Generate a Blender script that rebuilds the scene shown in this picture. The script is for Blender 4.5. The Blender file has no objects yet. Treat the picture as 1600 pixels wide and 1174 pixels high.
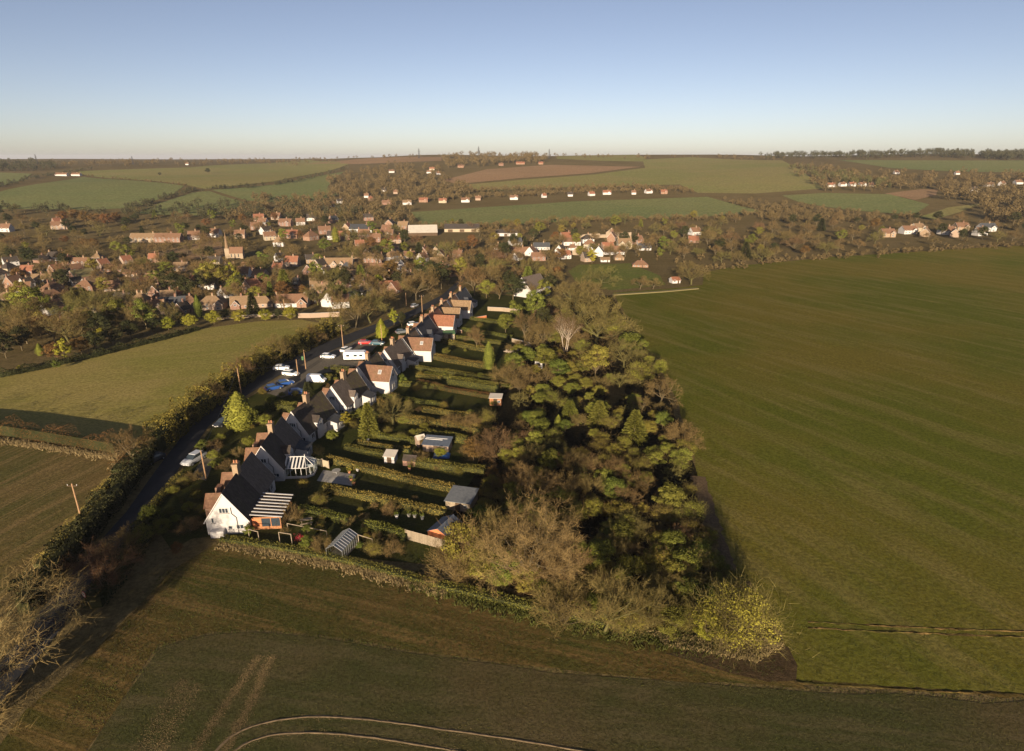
import bpy, bmesh, math, random
import numpy as np
from mathutils import Vector, Matrix
from mathutils.geometry import delaunay_2d_cdt
R = math.radians
random.seed(7)
rng = np.random.default_rng(7)
scene = bpy.context.scene
COL = scene.collection

# ------------------------------------------------------------------ camera
FPX, HORIZON, EYE = 950.0, 245.0, 52.0          # focal length (photo px), horizon row, drone height (m)
PITCH = math.atan((587.0 - HORIZON) / FPX)
cam_data = bpy.data.cameras.new('camera')
cam_data.sensor_width = 36.0
cam_data.lens = 36.0 * FPX / 1600.0
cam_data.clip_start = 0.5
cam_data.clip_end = 60000.0
cam = bpy.data.objects.new('camera', cam_data)
COL.objects.link(cam)
cam.location = (0, 0, EYE)
cam.rotation_euler = (math.pi / 2 - PITCH, 0, 0)
scene.camera = cam

# ------------------------------------------------------------------ sky, sun, exposure
SUN_AZ, SUN_EL = R(9.0), R(12.0)                  # shadows run 9 deg clockwise of +Y
world = bpy.data.worlds.new('World')
scene.world = world
world.use_nodes = True
wn = world.node_tree.nodes
sky = wn.new('ShaderNodeTexSky')
sky.sky_type = 'NISHITA'
sky.sun_disc = False
sky.sun_elevation = SUN_EL
sky.sun_rotation = math.pi + SUN_AZ              # sun stands behind the camera, a little to the left
sky.altitude = 60
sky.air_density = 0.55
sky.dust_density = 0.62
sky.ozone_density = 0.2
bg = wn['Background']
bg.inputs['Strength'].default_value = 0.051
tint = wn.new('ShaderNodeMix'); tint.data_type = 'RGBA'; tint.blend_type = 'MULTIPLY'
tint.inputs[0].default_value = 1.0
tint.inputs[7].default_value = (1.10, 0.99, 1.01, 1)   # even white balance of the whole sky
world.node_tree.links.new(sky.outputs['Color'], tint.inputs[6])
pale = wn.new('ShaderNodeHueSaturation'); pale.inputs['Saturation'].default_value = 0.92   # whole sky evenly desaturated a little, for a paler look
world.node_tree.links.new(tint.outputs[2], pale.inputs['Color'])
world.node_tree.links.new(pale.outputs[0], bg.inputs['Color'])
sun_data = bpy.data.lights.new('sun', 'SUN')
sun_data.energy = 5.0
sun_data.angle = R(0.5)
sun_data.color = (1.0, 0.82, 0.59)
sun = bpy.data.objects.new('sun', sun_data)
COL.objects.link(sun)
_sd = Vector((math.sin(SUN_AZ) * math.cos(SUN_EL), math.cos(SUN_AZ) * math.cos(SUN_EL), -math.sin(SUN_EL)))
sun.rotation_euler = _sd.to_track_quat('-Z', 'Y').to_euler()
vs = scene.view_settings
vs.view_transform = 'Standard'
vs.look = 'None'
vs.exposure = 1.17
vs.gamma = 1.0
scene.cycles.use_denoising = True
scene.cycles.max_bounces = 6
scene.cycles.diffuse_bounces = 3
scene.cycles.transparent_max_bounces = 8
scene.cycles.volume_bounces = 0

# ------------------------------------------------------------------ terrain and projection
_DC = [0, 90, 160, 250, 350, 450, 560, 680, 820, 1000, 1250, 1550, 1800, 2150, 3000, 6000, 30000]
_ZC = [0, 0, -1.5, -4, -6, -6, -4, 0, 8, 18, 31, 46, 56, 54, 36, 15, -40]
_DL = [0, 90, 160, 250, 350, 450, 560, 680, 820, 1000, 1250, 1550, 2000, 2600, 3500, 6000, 30000]
_ZL = [0, 0, -1.5, -4, -6, -6, -4, 0, 7, 14, 22, 31, 38, 41, 38, 20, -40]
_fine = np.concatenate([np.arange(0, 3000, 10.0), np.arange(3000, 30001, 100.0)])
def _smooth_table(D, Z):
    z = np.interp(_fine, D, Z)
    for _ in range(60):
        z[1:-1] = 0.25 * z[:-2] + 0.5 * z[1:-1] + 0.25 * z[2:]
    return z
_TC, _TL = _smooth_table(_DC, _ZC), _smooth_table(_DL, _ZL)
def terrain(x, y):
    x = np.asarray(x, float); y = np.asarray(y, float)
    d = np.hypot(x, y)
    az = np.degrees(np.arctan2(x, y))
    t = np.clip((az + 20.0) / 14.0, 0, 1); t = t * t * (3 - 2 * t)
    z = np.interp(d, _fine, _TL) * (1 - t) + np.interp(d, _fine, _TC) * t
    w = np.clip((d - 250) / 700.0, 0, 1)
    z = z + w * (2.6 * np.sin(x / 173.0 + 1.0) * np.cos(y / 231.0) + 1.8 * np.sin((x - y) / 119.0 + 0.5))
    return z
def tz(x, y):
    return float(terrain(x, y))
_c, _s = math.cos(PITCH), math.sin(PITCH)
def ray(px, py):
    u, v = (px - 800.0) / FPX, (587.0 - py) / FPX
    return np.array([u, _c + v * _s, -_s + v * _c])
_MR = [5.0]
while _MR[-1] < 14000: _MR.append(_MR[-1] * 1.01 + 0.3)
_MR = np.array(_MR)
def at(px, py, h=0.0):
    """The point of the terrain (raised by h) that is seen at photo pixel (px, py)."""
    d = ray(px, py)
    k = d / np.hypot(d[0], d[1])
    f = EYE + k[2] * _MR - terrain(k[0] * _MR, k[1] * _MR) - h
    i = int(np.argmax(f <= 0)) if (f <= 0).any() else len(_MR) - 1
    a, b = _MR[max(i - 1, 0)], _MR[i]
    for _ in range(3):
        q = np.linspace(a, b, 9)
        g = EYE + k[2] * q - terrain(k[0] * q, k[1] * q) - h
        j = int(np.argmax(g <= 0)) if (g <= 0).any() else 8
        a, b = q[max(j - 1, 0)], q[j]
    r = 0.5 * (a + b)
    return Vector((k[0] * r, k[1] * r, tz(k[0] * r, k[1] * r)))
def dist(p):
    return math.hypot(p[0], p[1])
def pxsize(p):
    """Metres for one photo pixel at point p."""
    return (p[1] * _c + (EYE - p[2]) * _s) / FPX

# ------------------------------------------------------------------ material helpers
MATS = {}
def nmat(name):
    m = bpy.data.materials.new(name); m.use_nodes = True
    nt = m.node_tree
    b = nt.nodes['Principled BSDF']
    b.inputs['Roughness'].default_value = 0.85
    b.inputs['Specular IOR Level'].default_value = 0.15
    MATS[name] = m
    return m, nt, b
def N(nt, t, **kw):
    n = nt.nodes.new(t)
    for k, v in kw.items():
        if k in n.inputs: n.inputs[k].default_value = v
        else: setattr(n, k, v)
    return n
def L(nt, a, b): nt.links.new(a, b)
def coords(nt, rot=0.0, scale=(1, 1, 1), kind='Object'):
    tc = N(nt, 'ShaderNodeTexCoord'); mp = N(nt, 'ShaderNodeMapping')
    mp.vector_type = 'TEXTURE'                     # rotate first, then stretch
    mp.inputs['Rotation'].default_value = (0, 0, rot)
    mp.inputs['Scale'].default_value = tuple(1.0 / q for q in scale)
    if kind == 'World':
        g = N(nt, 'ShaderNodeNewGeometry'); L(nt, g.outputs['Position'], mp.inputs['Vector'])
    else:
        L(nt, tc.outputs[kind], mp.inputs['Vector'])
    return mp.outputs['Vector']
def noise(nt, vec, scale, detail=4.0, rough=0.6):
    n = N(nt, 'ShaderNodeTexNoise'); n.inputs['Scale'].default_value = scale
    n.inputs['Detail'].default_value = detail; n.inputs['Roughness'].default_value = rough
    L(nt, vec, n.inputs['Vector']); return n.outputs['Fac']
def ramp(nt, fac, stops):
    r = N(nt, 'ShaderNodeValToRGB'); e = r.color_ramp.elements
    while len(e) < len(stops): e.new(0.5)
    for el, (p, c) in zip(e, stops):
        el.position = p; el.color = (*c, 1) if len(c) == 3 else c
    L(nt, fac, r.inputs['Fac']); return r.outputs['Color']
def mix(nt, fac, a, b, mode='MIX'):
    m = N(nt, 'ShaderNodeMix'); m.data_type = 'RGBA'; m.blend_type = mode
    for sock, v in ((m.inputs[0], fac), (m.inputs[6], a), (m.inputs[7], b)):
        if isinstance(v, (int, float)): sock.default_value = v
        elif isinstance(v, tuple): sock.default_value = (*v, 1) if len(v) == 3 else v
        else: L(nt, v, sock)
    return m.outputs[2]
def bump(nt, b, h, strength, dist_):
    bn = N(nt, 'ShaderNodeBump'); bn.inputs['Strength'].default_value = strength; bn.inputs['Distance'].default_value = dist_
    L(nt, h, bn.inputs['Height']); L(nt, bn.outputs['Normal'], b.inputs['Normal'])
def grey(v): return (v, v, v)

def tone(c, k=0.68): return tuple(x * k for x in c)
def field_mat(name, base, alt, streak, ang, big=0.03, stretch=14.0, fine=2.2, bump_s=0.5, bump_d=0.25, streak_amt=0.5, rows=None):
    """Farm-land: broad patches, streaks drawn along the drilling direction, clods."""
    base, alt, streak = tone(base), tone(alt), tone(streak)
    m, nt, b = nmat(name)
    b.inputs['Specular IOR Level'].default_value = 0.0
    b.inputs['Roughness'].default_value = 1.0
    v = coords(nt)
    patch = ramp(nt, noise(nt, v, big, 5, 0.6), [(0.42, grey(0)), (0.58, grey(1))])
    c = mix(nt, patch, base, alt)
    vs_ = coords(nt, ang, (1.0 / stretch, 1.0, 1.0))
    st = ramp(nt, noise(nt, vs_, big * 14, 6, 0.7), [(0.47, grey(0)), (0.62, grey(1))])
    sm = N(nt, 'ShaderNodeMath', operation='MULTIPLY'); L(nt, st, sm.inputs[0]); sm.inputs[1].default_value = streak_amt
    c = mix(nt, sm.outputs[0], c, streak)
    fn = noise(nt, v, fine, 6, 0.75)
    c = mix(nt, 0.55, c, ramp(nt, fn, [(0.40, grey(0.25)), (0.60, grey(1.0))]), 'MULTIPLY')
    L(nt, c, b.inputs['Base Color'])
    h = fn
    if rows:
        w = N(nt, 'ShaderNodeTexWave'); w.inputs['Scale'].default_value = rows; w.inputs['Distortion'].default_value = 1.5
        w.inputs['Detail'].default_value = 2; w.bands_direction = 'Y'
        L(nt, coords(nt, ang), w.inputs['Vector'])
        a = N(nt, 'ShaderNodeMath', operation='MULTIPLY_ADD'); L(nt, w.outputs['Fac'], a.inputs[0]); a.inputs[1].default_value = 0.10; L(nt, fn, a.inputs[2])
        h = a.outputs[0]
    bump(nt, b, h, bump_s, bump_d)
    return m

# ------------------------------------------------------------------ mesh helpers
def mesh_from(name, V, F, mats=(), midx=None, smooth=False):
    """V: (n,3); F: list of index tuples or (m,k) array."""
    me = bpy.data.meshes.new(name)
    V = np.asarray(V, np.float32)
    if isinstance(F, np.ndarray):
        m, k = F.shape
        me.vertices.add(len(V)); me.vertices.foreach_set('co', V.ravel())
        me.loops.add(m * k); me.loops.foreach_set('vertex_index', F.astype(np.int32).ravel())
        me.polygons.add(m); me.polygons.foreach_set('loop_start', np.arange(0, m * k, k, dtype=np.int32))
        me.polygons.foreach_set('loop_total', np.full(m, k, np.int32))
        me.update(calc_edges=True); 
    else:
        me.from_pydata([tuple(map(float, v)) for v in V], [], F); me.update()
    for mt in mats: me.materials.append(MATS[mt] if isinstance(mt, str) else mt)
    if midx is not None: me.polygons.foreach_set('material_index', np.asarray(midx, np.int32))
    if smooth: me.polygons.foreach_set('use_smooth', np.ones(len(me.polygons), bool))
    return me
def put(name, me, parent=None, loc=None, rz=None, sc=None):
    o = bpy.data.objects.new(name, me); COL.objects.link(o)
    if parent is not None: o.parent = parent
    if loc is not None: o.location = loc
    if rz is not None: o.rotation_euler = (0, 0, rz)
    if sc is not None: o.scale = sc if hasattr(sc, '__len__') else (sc, sc, sc)
    return o
def tag(o, label=None, cat=None, group=None, kind=None):
    for k, v in (('label', label), ('category', cat), ('group', group), ('kind', kind)):
        if v: o[k] = v
    return o
def empty(name, loc, rz=0.0, sc=1.0):
    o = bpy.data.objects.new(name, None); COL.objects.link(o)
    o.empty_display_size = 0.5
    o.location = loc; o.rotation_euler = (0, 0, rz); o.scale = sc if hasattr(sc, '__len__') else (sc,) * 3
    return o

def in_poly(P, poly):
    P = np.asarray(P); poly = np.asarray(poly); x, y = P[:, 0], P[:, 1]
    r = np.zeros(len(P), bool); j = len(poly) - 1
    for i in range(len(poly)):
        xi, yi = poly[i]; xj, yj = poly[j]
        c = ((yi > y) != (yj > y)) & (x < (xj - xi) * (y - yi) / (yj - yi + 1e-12) + xi)
        r ^= c; j = i
    return r
# polar net of the ground sheet
_rr = [6.0]
while _rr[-1] < 26000: _rr.append(_rr[-1] * 1.03 + 0.15)
_rr = np.array(_rr)
_aa = np.radians(np.concatenate([np.arange(-62, 62.01, 0.5), np.arange(66, 298 - 0.1, 4.0)]))
_gx = np.outer(_rr, np.sin(_aa)); _gy = np.outer(_rr, np.cos(_aa))
GX, GY = _gx.ravel(), _gy.ravel()
GZ = terrain(GX, GY)
def poly_px(pts):
    return [tuple(at(*p)[:2]) for p in pts]
def wobble(poly, amt, seg):
    """Densify a closed outline and roughen it a little."""
    out = []
    for i in range(len(poly)):
        a, b = np.array(poly[i]), np.array(poly[(i + 1) % len(poly)])
        d = np.hypot(*(b - a)); s = max(seg, 0.012 * np.hypot(*(0.5 * (a + b))))
        n = max(1, int(d / s))
        nrm = np.array([-(b - a)[1], (b - a)[0]]) / (d + 1e-9)
        for k in range(n):
            t = k / n
            out.append(tuple(a + (b - a) * t + nrm * (rng.normal() * amt if k else 0)))
    return out
def drape(name, poly, mat, lift=0.012, seg=4.0, amt=0.25, label=None):
    """A sheet of land laid on the terrain inside an outline (world metres)."""
    poly = wobble(poly, amt, seg)
    b = np.array(poly)
    sel = (GX > b[:, 0].min()) & (GX < b[:, 0].max()) & (GY > b[:, 1].min()) & (GY < b[:, 1].max())
    P = np.stack([GX[sel], GY[sel]], 1)
    if len(P): P = P[in_poly(P, poly)]
    co = [Vector(p) for p in poly] + [Vector(p) for p in P]
    n = len(poly)
    res = delaunay_2d_cdt(co, [(i, (i + 1) % n) for i in range(n)], [], 1, 1e-5)
    V2 = np.array([(v.x, v.y) for v in res[0]])
    d = np.hypot(V2[:, 0], V2[:, 1])
    z = terrain(V2[:, 0], V2[:, 1]) + lift + d * 0.0003
    me = mesh_from(name, np.column_stack([V2, z]), [tuple(f) for f in res[2]], [mat], smooth=True)
    o = put(name, me); o['kind'] = 'structure'
    return o
# ================================================================== THE LAND
field_mat('rough_land', (0.22, 0.165, 0.07), (0.26, 0.195, 0.09), (0.3, 0.22, 0.105), R(10), big=0.02, fine=1.2, bump_s=0.6, bump_d=0.4)
field_mat('right_field', (0.172, 0.185, 0.027), (0.25, 0.205, 0.04), (0.34, 0.265, 0.09), R(-61), big=0.014, stretch=7, fine=2.0, bump_s=0.55, bump_d=0.22, streak_amt=0.5)
field_mat('front_field', (0.1, 0.102, 0.036), (0.15, 0.118, 0.052), (0.205, 0.158, 0.082), R(-8), big=0.035, stretch=7, fine=3.5, bump_s=0.6, bump_d=0.14, streak_amt=0.45)
field_mat('margin_land', (0.17, 0.118, 0.04), (0.115, 0.11, 0.03), (0.29, 0.185, 0.07), R(-17), big=0.05, stretch=22, fine=2.6, bump_s=0.8, bump_d=0.15, streak_amt=0.85)
field_mat('meadow', (0.49, 0.39, 0.125), (0.39, 0.35, 0.09), (0.56, 0.43, 0.16), R(20), big=0.02, stretch=6, fine=1.6, bump_s=0.45, bump_d=0.2, streak_amt=0.4)
field_mat('stubble', (0.24, 0.17, 0.065), (0.17, 0.15, 0.05), (0.34, 0.235, 0.1), R(75), big=0.06, stretch=22, fine=2.4, bump_s=0.7, bump_d=0.2, streak_amt=0.85, rows=0.9)
field_mat('far_green', (0.265, 0.3, 0.115), (0.31, 0.32, 0.125), (0.35, 0.335, 0.15), R(25), big=0.006, stretch=8, fine=0.4, bump_s=0.2, bump_d=0.5, streak_amt=0.35)
field_mat('far_olive', (0.34, 0.335, 0.11), (0.4, 0.345, 0.13), (0.44, 0.36, 0.165), R(-15), big=0.007, stretch=7, fine=0.4, bump_s=0.2, bump_d=0.5, streak_amt=0.5)
field_mat('far_plough', (0.48, 0.3, 0.165), (0.43, 0.275, 0.15), (0.52, 0.36, 0.21), R(5), big=0.008, stretch=12, fine=0.5, bump_s=0.3, bump_d=0.5, streak_amt=0.5)
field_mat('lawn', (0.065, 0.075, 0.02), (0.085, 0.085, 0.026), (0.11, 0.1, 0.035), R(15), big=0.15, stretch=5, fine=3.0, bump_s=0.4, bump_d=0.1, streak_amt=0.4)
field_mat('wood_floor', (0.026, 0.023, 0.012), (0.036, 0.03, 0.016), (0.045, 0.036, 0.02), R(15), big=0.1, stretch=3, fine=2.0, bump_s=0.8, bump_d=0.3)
field_mat('village_land', (0.119, 0.098, 0.050), (0.098, 0.091, 0.039), (0.154, 0.119, 0.070), R(15), big=0.05, stretch=3, fine=1.2, bump_s=0.6, bump_d=0.3)
field_mat('paddock_green', (0.21, 0.245, 0.06), (0.245, 0.25, 0.065), (0.29, 0.25, 0.095), R(0), big=0.03, stretch=5, fine=1.0, bump_s=0.4, bump_d=0.2)

field_mat('bare_soil', (0.095, 0.065, 0.036), (0.13, 0.09, 0.048), (0.17, 0.115, 0.06), R(-17), big=0.2, stretch=5, fine=2.5, bump_s=0.8, bump_d=0.2, streak_amt=0.5)
na, nr = len(_aa), len(_rr)
i, j = np.meshgrid(np.arange(nr - 1), np.arange(na), indexing='ij')
j2 = (j + 1) % na
F = np.stack([i * na + j, i * na + j2, (i + 1) * na + j2, (i + 1) * na + j], -1).reshape(-1, 4)[:, ::-1]
V = np.column_stack([GX, GY, GZ])
V = np.vstack([V, [[0, 0, 0]]])
Fl = np.array([[len(V) - 1, (k + 1) % na, k, k] for k in range(na)])
ground = put('ground', mesh_from('ground', V, [tuple(f) for f in F] + [tuple(f[:3]) for f in Fl], ['rough_land'], smooth=True))
ground['kind'] = 'structure'

# field outlines in photo pixels (turned into metres on the terrain)
FIELDS = [
 ('field_right', 'right_field', [(958,458),(990,512),(1040,590),(1062,635),(1086,720),(1103,800),(1128,880),(1165,925),(1222,990),(1240,1062),(1275,1072),(1600,1086),(2300,1110),(2700,560),(1700,378),(1600,384),(1500,389),(1300,402),(1150,416),(1100,427),(1098,446),(1040,452)]),
 ('field_front', 'front_field', [(250,1012),(330,992),(400,988),(500,997),(640,1021),(800,1042),(1000,1062),(1270,1082),(1600,1096),(2300,1120),(2400,2600),(300,2600),(-40,1420),(138,1174)]),
 ('field_margin', 'margin_land', [(345,846),(420,856),(540,880),(700,922),(850,955),(990,985),(1100,1005),(1180,1010),(1225,1000),(1236,1062),(1268,1078),(1000,1058),(800,1038),(640,1017),(500,993),(400,984),(330,988),(246,1010),(134,1174),(-60,1420),(-120,1330),(40,1110),(180,985),(270,890)]),
 ('headland_soil_path', 'bare_soil', [(1100,1012),(1160,1014),(1205,1000),(1232,1012),(1246,1040),(1244,1064),(1200,1066),(1140,1052),(1090,1036),(1040,1022)]),
 ('field_left_meadow', 'meadow', [(-420,660),(0,586),(100,564),(270,521),(400,503),(470,500),(522,508),(505,528),(440,560),(380,592),(325,640),(270,680),(235,698),(185,693),(100,680),(0,668),(-420,690)]),
 ('field_left_stubble', 'stubble', [(-420,740),(0,691),(100,699),(183,716),(182,745),(122,815),(62,882),(0,935),(-300,1130),(-500,900)]),
 ('field_hill_a', 'far_green', [(-420,345),(0,300),(130,277),(288,291),(272,303),(210,325),(150,328),(0,327),(-400,350)]),
 ('field_hill_b', 'far_olive', [(120,268),(300,262),(480,250),(545,257),(430,284),(322,296),(292,290),(135,275)]),
 ('field_hill_c', 'far_green', [(213,334),(250,318),(302,301),(326,299),(382,317),(352,336),(290,338)]),
 ('field_hill_d', 'far_green', [(330,297),(430,289),(541,268),(522,280),(512,292),(530,305),(470,318),(386,314)]),
 ('field_hill_k', 'far_green', [(-300,282),(0,270),(50,272),(0,292),(-300,312)]),
 ('field_strip', 'far_green', [(640,332),(760,324),(900,315),(1105,308),(1192,331),(1100,339),(930,343),(760,355),(664,353)]),
 ('field_slope', 'far_olive', [(712,290),(820,281),(930,273),(1008,263),(1004,250),(1080,246),(1222,251),(1287,295),(1180,303),(1090,302),(1062,289),(900,292),(760,300)]),
 ('field_plough', 'far_plough', [(690,282),(760,265),(860,258),(1002,261),(925,271),(810,279),(714,288)]),
 ('field_notch', 'far_green', [(1222,306),(1290,302),(1390,304),(1452,320),(1428,336),(1330,329),(1250,317)]),
 ('field_top', 'far_green', [(1310,251),(1420,251),(1600,251),(1900,253),(1900,276),(1600,270),(1480,268),(1390,263)]),
 ('field_brown_patch', 'far_plough', [(1382,303),(1440,296),(1466,297),(1462,306),(1430,313)]),
 ('field_brown_corner', 'far_olive', [(1435,340),(1480,325),(1535,318),(1500,332),(1460,343)]),
 ('field_crest', 'far_plough', [(480,256),(560,249),(690,246),(690,252),(560,257)]),
 ('field_crest_green', 'far_olive', [(860,243),(1010,247),(1005,253),(940,252),(870,249)]),
 ('field_paddock', 'paddock_green', [(888,424),(905,414),(985,412),(1032,432),(1040,446),(958,454),(905,448)]),
 ('field_church', 'far_plough', [(235,394),(345,374),(352,402),(262,408)]),
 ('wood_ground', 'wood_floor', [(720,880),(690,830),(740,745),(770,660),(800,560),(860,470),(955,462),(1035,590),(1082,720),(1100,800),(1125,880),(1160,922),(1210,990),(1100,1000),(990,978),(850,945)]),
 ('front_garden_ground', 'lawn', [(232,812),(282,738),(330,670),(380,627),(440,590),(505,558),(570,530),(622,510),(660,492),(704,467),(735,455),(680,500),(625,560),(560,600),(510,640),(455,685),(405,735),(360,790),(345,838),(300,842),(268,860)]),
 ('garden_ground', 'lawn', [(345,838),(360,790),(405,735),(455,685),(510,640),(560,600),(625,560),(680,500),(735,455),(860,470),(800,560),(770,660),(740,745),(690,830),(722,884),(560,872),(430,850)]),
]
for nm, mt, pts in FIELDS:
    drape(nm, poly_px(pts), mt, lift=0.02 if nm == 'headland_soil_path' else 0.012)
# ================================================================== MATERIALS OF THINGS
def leaf_mat(name, c1, c2, hue=0.05, trans=0.0):
    c1, c2 = tone(c1), tone(c2)
    m, nt, b = nmat(name)
    g = N(nt, 'ShaderNodeNewGeometry'); oi = N(nt, 'ShaderNodeObjectInfo')
    c = mix(nt, g.outputs['Random Per Island'], c1, c2)
    pn = noise(nt, coords(nt, kind='World'), 0.16, 2, 0.5)
    hs = N(nt, 'ShaderNodeHueSaturation')
    mr = N(nt, 'ShaderNodeMapRange'); L(nt, oi.outputs['Random'], mr.inputs['Value']); mr.inputs['To Min'].default_value = 0.5 - hue; mr.inputs['To Max'].default_value = 0.5 + hue
    mv = N(nt, 'ShaderNodeMapRange'); L(nt, pn, mv.inputs['Value']); mv.inputs['From Min'].default_value = 0.3; mv.inputs['From Max'].default_value = 0.7; mv.inputs['To Min'].default_value = 0.7; mv.inputs['To Max'].default_value = 1.3
    L(nt, mr.outputs[0], hs.inputs['Hue']); L(nt, mv.outputs[0], hs.inputs['Value']); L(nt, c, hs.inputs['Color'])
    L(nt, hs.outputs[0], b.inputs['Base Color'])
    b.inputs['Specular IOR Level'].default_value = 0.03
    b.inputs['Roughness'].default_value = 0.9
    return m
leaf_mat('twig_brown', (0.241, 0.170, 0.067), (0.140, 0.096, 0.040), 0.015)
leaf_mat('twig_olive', (0.215, 0.178, 0.06), (0.125, 0.1, 0.036), 0.02)
leaf_mat('twig_red', (0.215, 0.128, 0.062), (0.13, 0.077, 0.04), 0.012)
leaf_mat('leaf_olive', (0.275, 0.255, 0.045), (0.14, 0.135, 0.027), 0.03)
leaf_mat('twig_gold', (0.36, 0.265, 0.105), (0.22, 0.16, 0.065), 0.01)
leaf_mat('leaf_green', (0.185, 0.195, 0.036), (0.095, 0.105, 0.022), 0.025)
leaf_mat('leaf_dark', (0.062, 0.064, 0.024), (0.034, 0.037, 0.015), 0.02)
leaf_mat('leaf_gold', (0.324, 0.300, 0.036), (0.192, 0.180, 0.026), 0.02)
leaf_mat('leaf_sunny', (0.42, 0.38, 0.06), (0.24, 0.21, 0.035), 0.0)  # corner tree's ivy, with the yellow of sunlight put into its colour
leaf_mat('leaf_copper', (0.204, 0.111, 0.038), (0.128, 0.072, 0.027), 0.015)
leaf_mat('leaf_hedge', (0.392, 0.290, 0.074), (0.230, 0.169, 0.047), 0.02)
leaf_mat('leaf_hedge_green', (0.260, 0.254, 0.049), (0.156, 0.150, 0.034), 0.02)
leaf_mat('grass_dry', (0.36, 0.265, 0.135), (0.22, 0.16, 0.08), 0.01)
leaf_mat('grass_green', (0.098, 0.106, 0.025), (0.068, 0.064, 0.019), 0.02)
def bark_mat(name, c1, c2):
    c1, c2 = tone(c1), tone(c2)
    m, nt, b = nmat(name)
    v = coords(nt, 0, (1, 1, 0.3))
    f = noise(nt, v, 6, 5, 0.7)
    L(nt, mix(nt, f, c1, c2), b.inputs['Base Color']); bump(nt, b, f, 0.5, 0.05)
bark_mat('bark', (0.10, 0.075, 0.045), (0.21, 0.165, 0.09))
bark_mat('bark_pale', (0.42, 0.33, 0.24), (0.62, 0.52, 0.42))
bark_mat('bark_lichen', (0.26, 0.22, 0.09), (0.46, 0.39, 0.19))
bark_mat('bark_ivy', (0.09, 0.085, 0.03), (0.16, 0.14, 0.05))
def plain(name, c, rough=0.8, spec=0.3, var=0.25, scale=3.0, metal=0.0, bmp=0.0):
    c = tone(c, 0.75)
    m, nt, b = nmat(name)
    b.inputs['Roughness'].default_value = rough; b.inputs['Specular IOR Level'].default_value = spec
    b.inputs['Metallic'].default_value = metal
    f = noise(nt, coords(nt), scale, 5, 0.65)
    lo = tuple(x * (1 - var) for x in c); hi = tuple(min(1, x * (1 + var)) for x in c)
    L(nt, ramp(nt, f, [(0.3, lo), (0.7, hi)]), b.inputs['Base Color'])
    if bmp: bump(nt, b, f, 0.6, bmp)
    return m
def roof_mat(name, c, moss=None, amt=0.35, var=0.35):
    c = tone(c, 0.85)
    m, nt, b = nmat(name)
    v = coords(nt)
    w = N(nt, 'ShaderNodeTexBrick'); w.inputs['Scale'].default_value = 1.0
    w.inputs['Brick Width'].default_value = 0.34; w.inputs['Row Height'].default_value = 0.24; w.inputs['Mortar Size'].default_value = 0.012
    w.inputs['Color1'].default_value = (*[x * (1 + var) for x in c], 1); w.inputs['Color2'].default_value = (*[x * (1 - var) for x in c], 1); w.inputs['Mortar'].default_value = (*[x * 0.35 for x in c], 1)
    L(nt, coords(nt, 0, (1, 1, 1.2)), w.inputs['Vector'])
    col = mix(nt, 0.5, w.outputs['Color'], c)
    pn = noise(nt, v, 0.9, 6, 0.7)
    if moss: col = mix(nt, ramp(nt, pn, [(0.48, grey(0)), (0.75, grey(amt * 2))]), col, moss)
    col = mix(nt, 0.6, col, ramp(nt, noise(nt, v, 2.6, 5, 0.7), [(0.3, grey(0.55)), (0.7, grey(1.0))]), 'MULTIPLY')
    L(nt, col, b.inputs['Base Color']); b.inputs['Roughness'].default_value = 0.75
    bump(nt, b, pn, 0.3, 0.04)
    return m
def wall_mat(name, c, grime=(0.3, 0.27, 0.22), amt=0.35):
    c, grime = tone(c, 0.76), tone(grime)
    m, nt, b = nmat(name)
    v = coords(nt, 0, (1, 1, 0.35))
    f = ramp(nt, noise(nt, v, 1.3, 6, 0.7), [(0.52, grey(0)), (0.8, grey(amt))])
    L(nt, mix(nt, f, c, grime), b.inputs['Base Color']); b.inputs['Roughness'].default_value = 0.9
    bump(nt, b, noise(nt, coords(nt), 14, 3, 0.6), 0.25, 0.02)
def brick_mat(name, c1, c2, mortar=(0.36, 0.3, 0.24)):
    c1, c2, mortar = tone(c1, 0.8), tone(c2, 0.8), tone(mortar, 0.8)
    m, nt, b = nmat(name)
    w = N(nt, 'ShaderNodeTexBrick'); w.inputs['Scale'].default_value = 1.0
    w.inputs['Brick Width'].default_value = 0.225; w.inputs['Row Height'].default_value = 0.075; w.inputs['Mortar Size'].default_value = 0.01
    w.inputs['Color1'].default_value = (*c1, 1); w.inputs['Color2'].default_value = (*c2, 1); w.inputs['Mortar'].default_value = (*mortar, 1)
    tc = N(nt, 'ShaderNodeTexCoord'); sx = N(nt, 'ShaderNodeSeparateXYZ'); cx = N(nt, 'ShaderNodeCombineXYZ')
    ad = N(nt, 'ShaderNodeMath', operation='ADD')
    L(nt, tc.outputs['Object'], sx.inputs[0]); L(nt, sx.outputs[0], ad.inputs[0]); L(nt, sx.outputs[1], ad.inputs[1])
    L(nt, ad.outputs[0], cx.inputs[0]); L(nt, sx.outputs[2], cx.inputs[1]); L(nt, cx.outputs[0], w.inputs['Vector'])
    pn = noise(nt, tc.outputs['Object'], 1.4, 5, 0.7)
    L(nt, mix(nt, 0.5, w.outputs['Color'], ramp(nt, pn, [(0.3, grey(0.55)), (0.7, grey(1.1))]), 'MULTIPLY'), b.inputs['Base Color'])
wall_mat('render_white', (0.57, 0.55, 0.54))
wall_mat('render_cream', (0.42, 0.35, 0.25))
wall_mat('render_pink', (0.36, 0.265, 0.20))
wall_mat('stone_pale', (0.36, 0.28, 0.20), (0.2, 0.16, 0.11), 0.7)
brick_mat('brick_orange', (0.30, 0.145, 0.08), (0.235, 0.11, 0.065))
brick_mat('brick_red', (0.24, 0.10, 0.065), (0.18, 0.075, 0.05))
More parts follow.
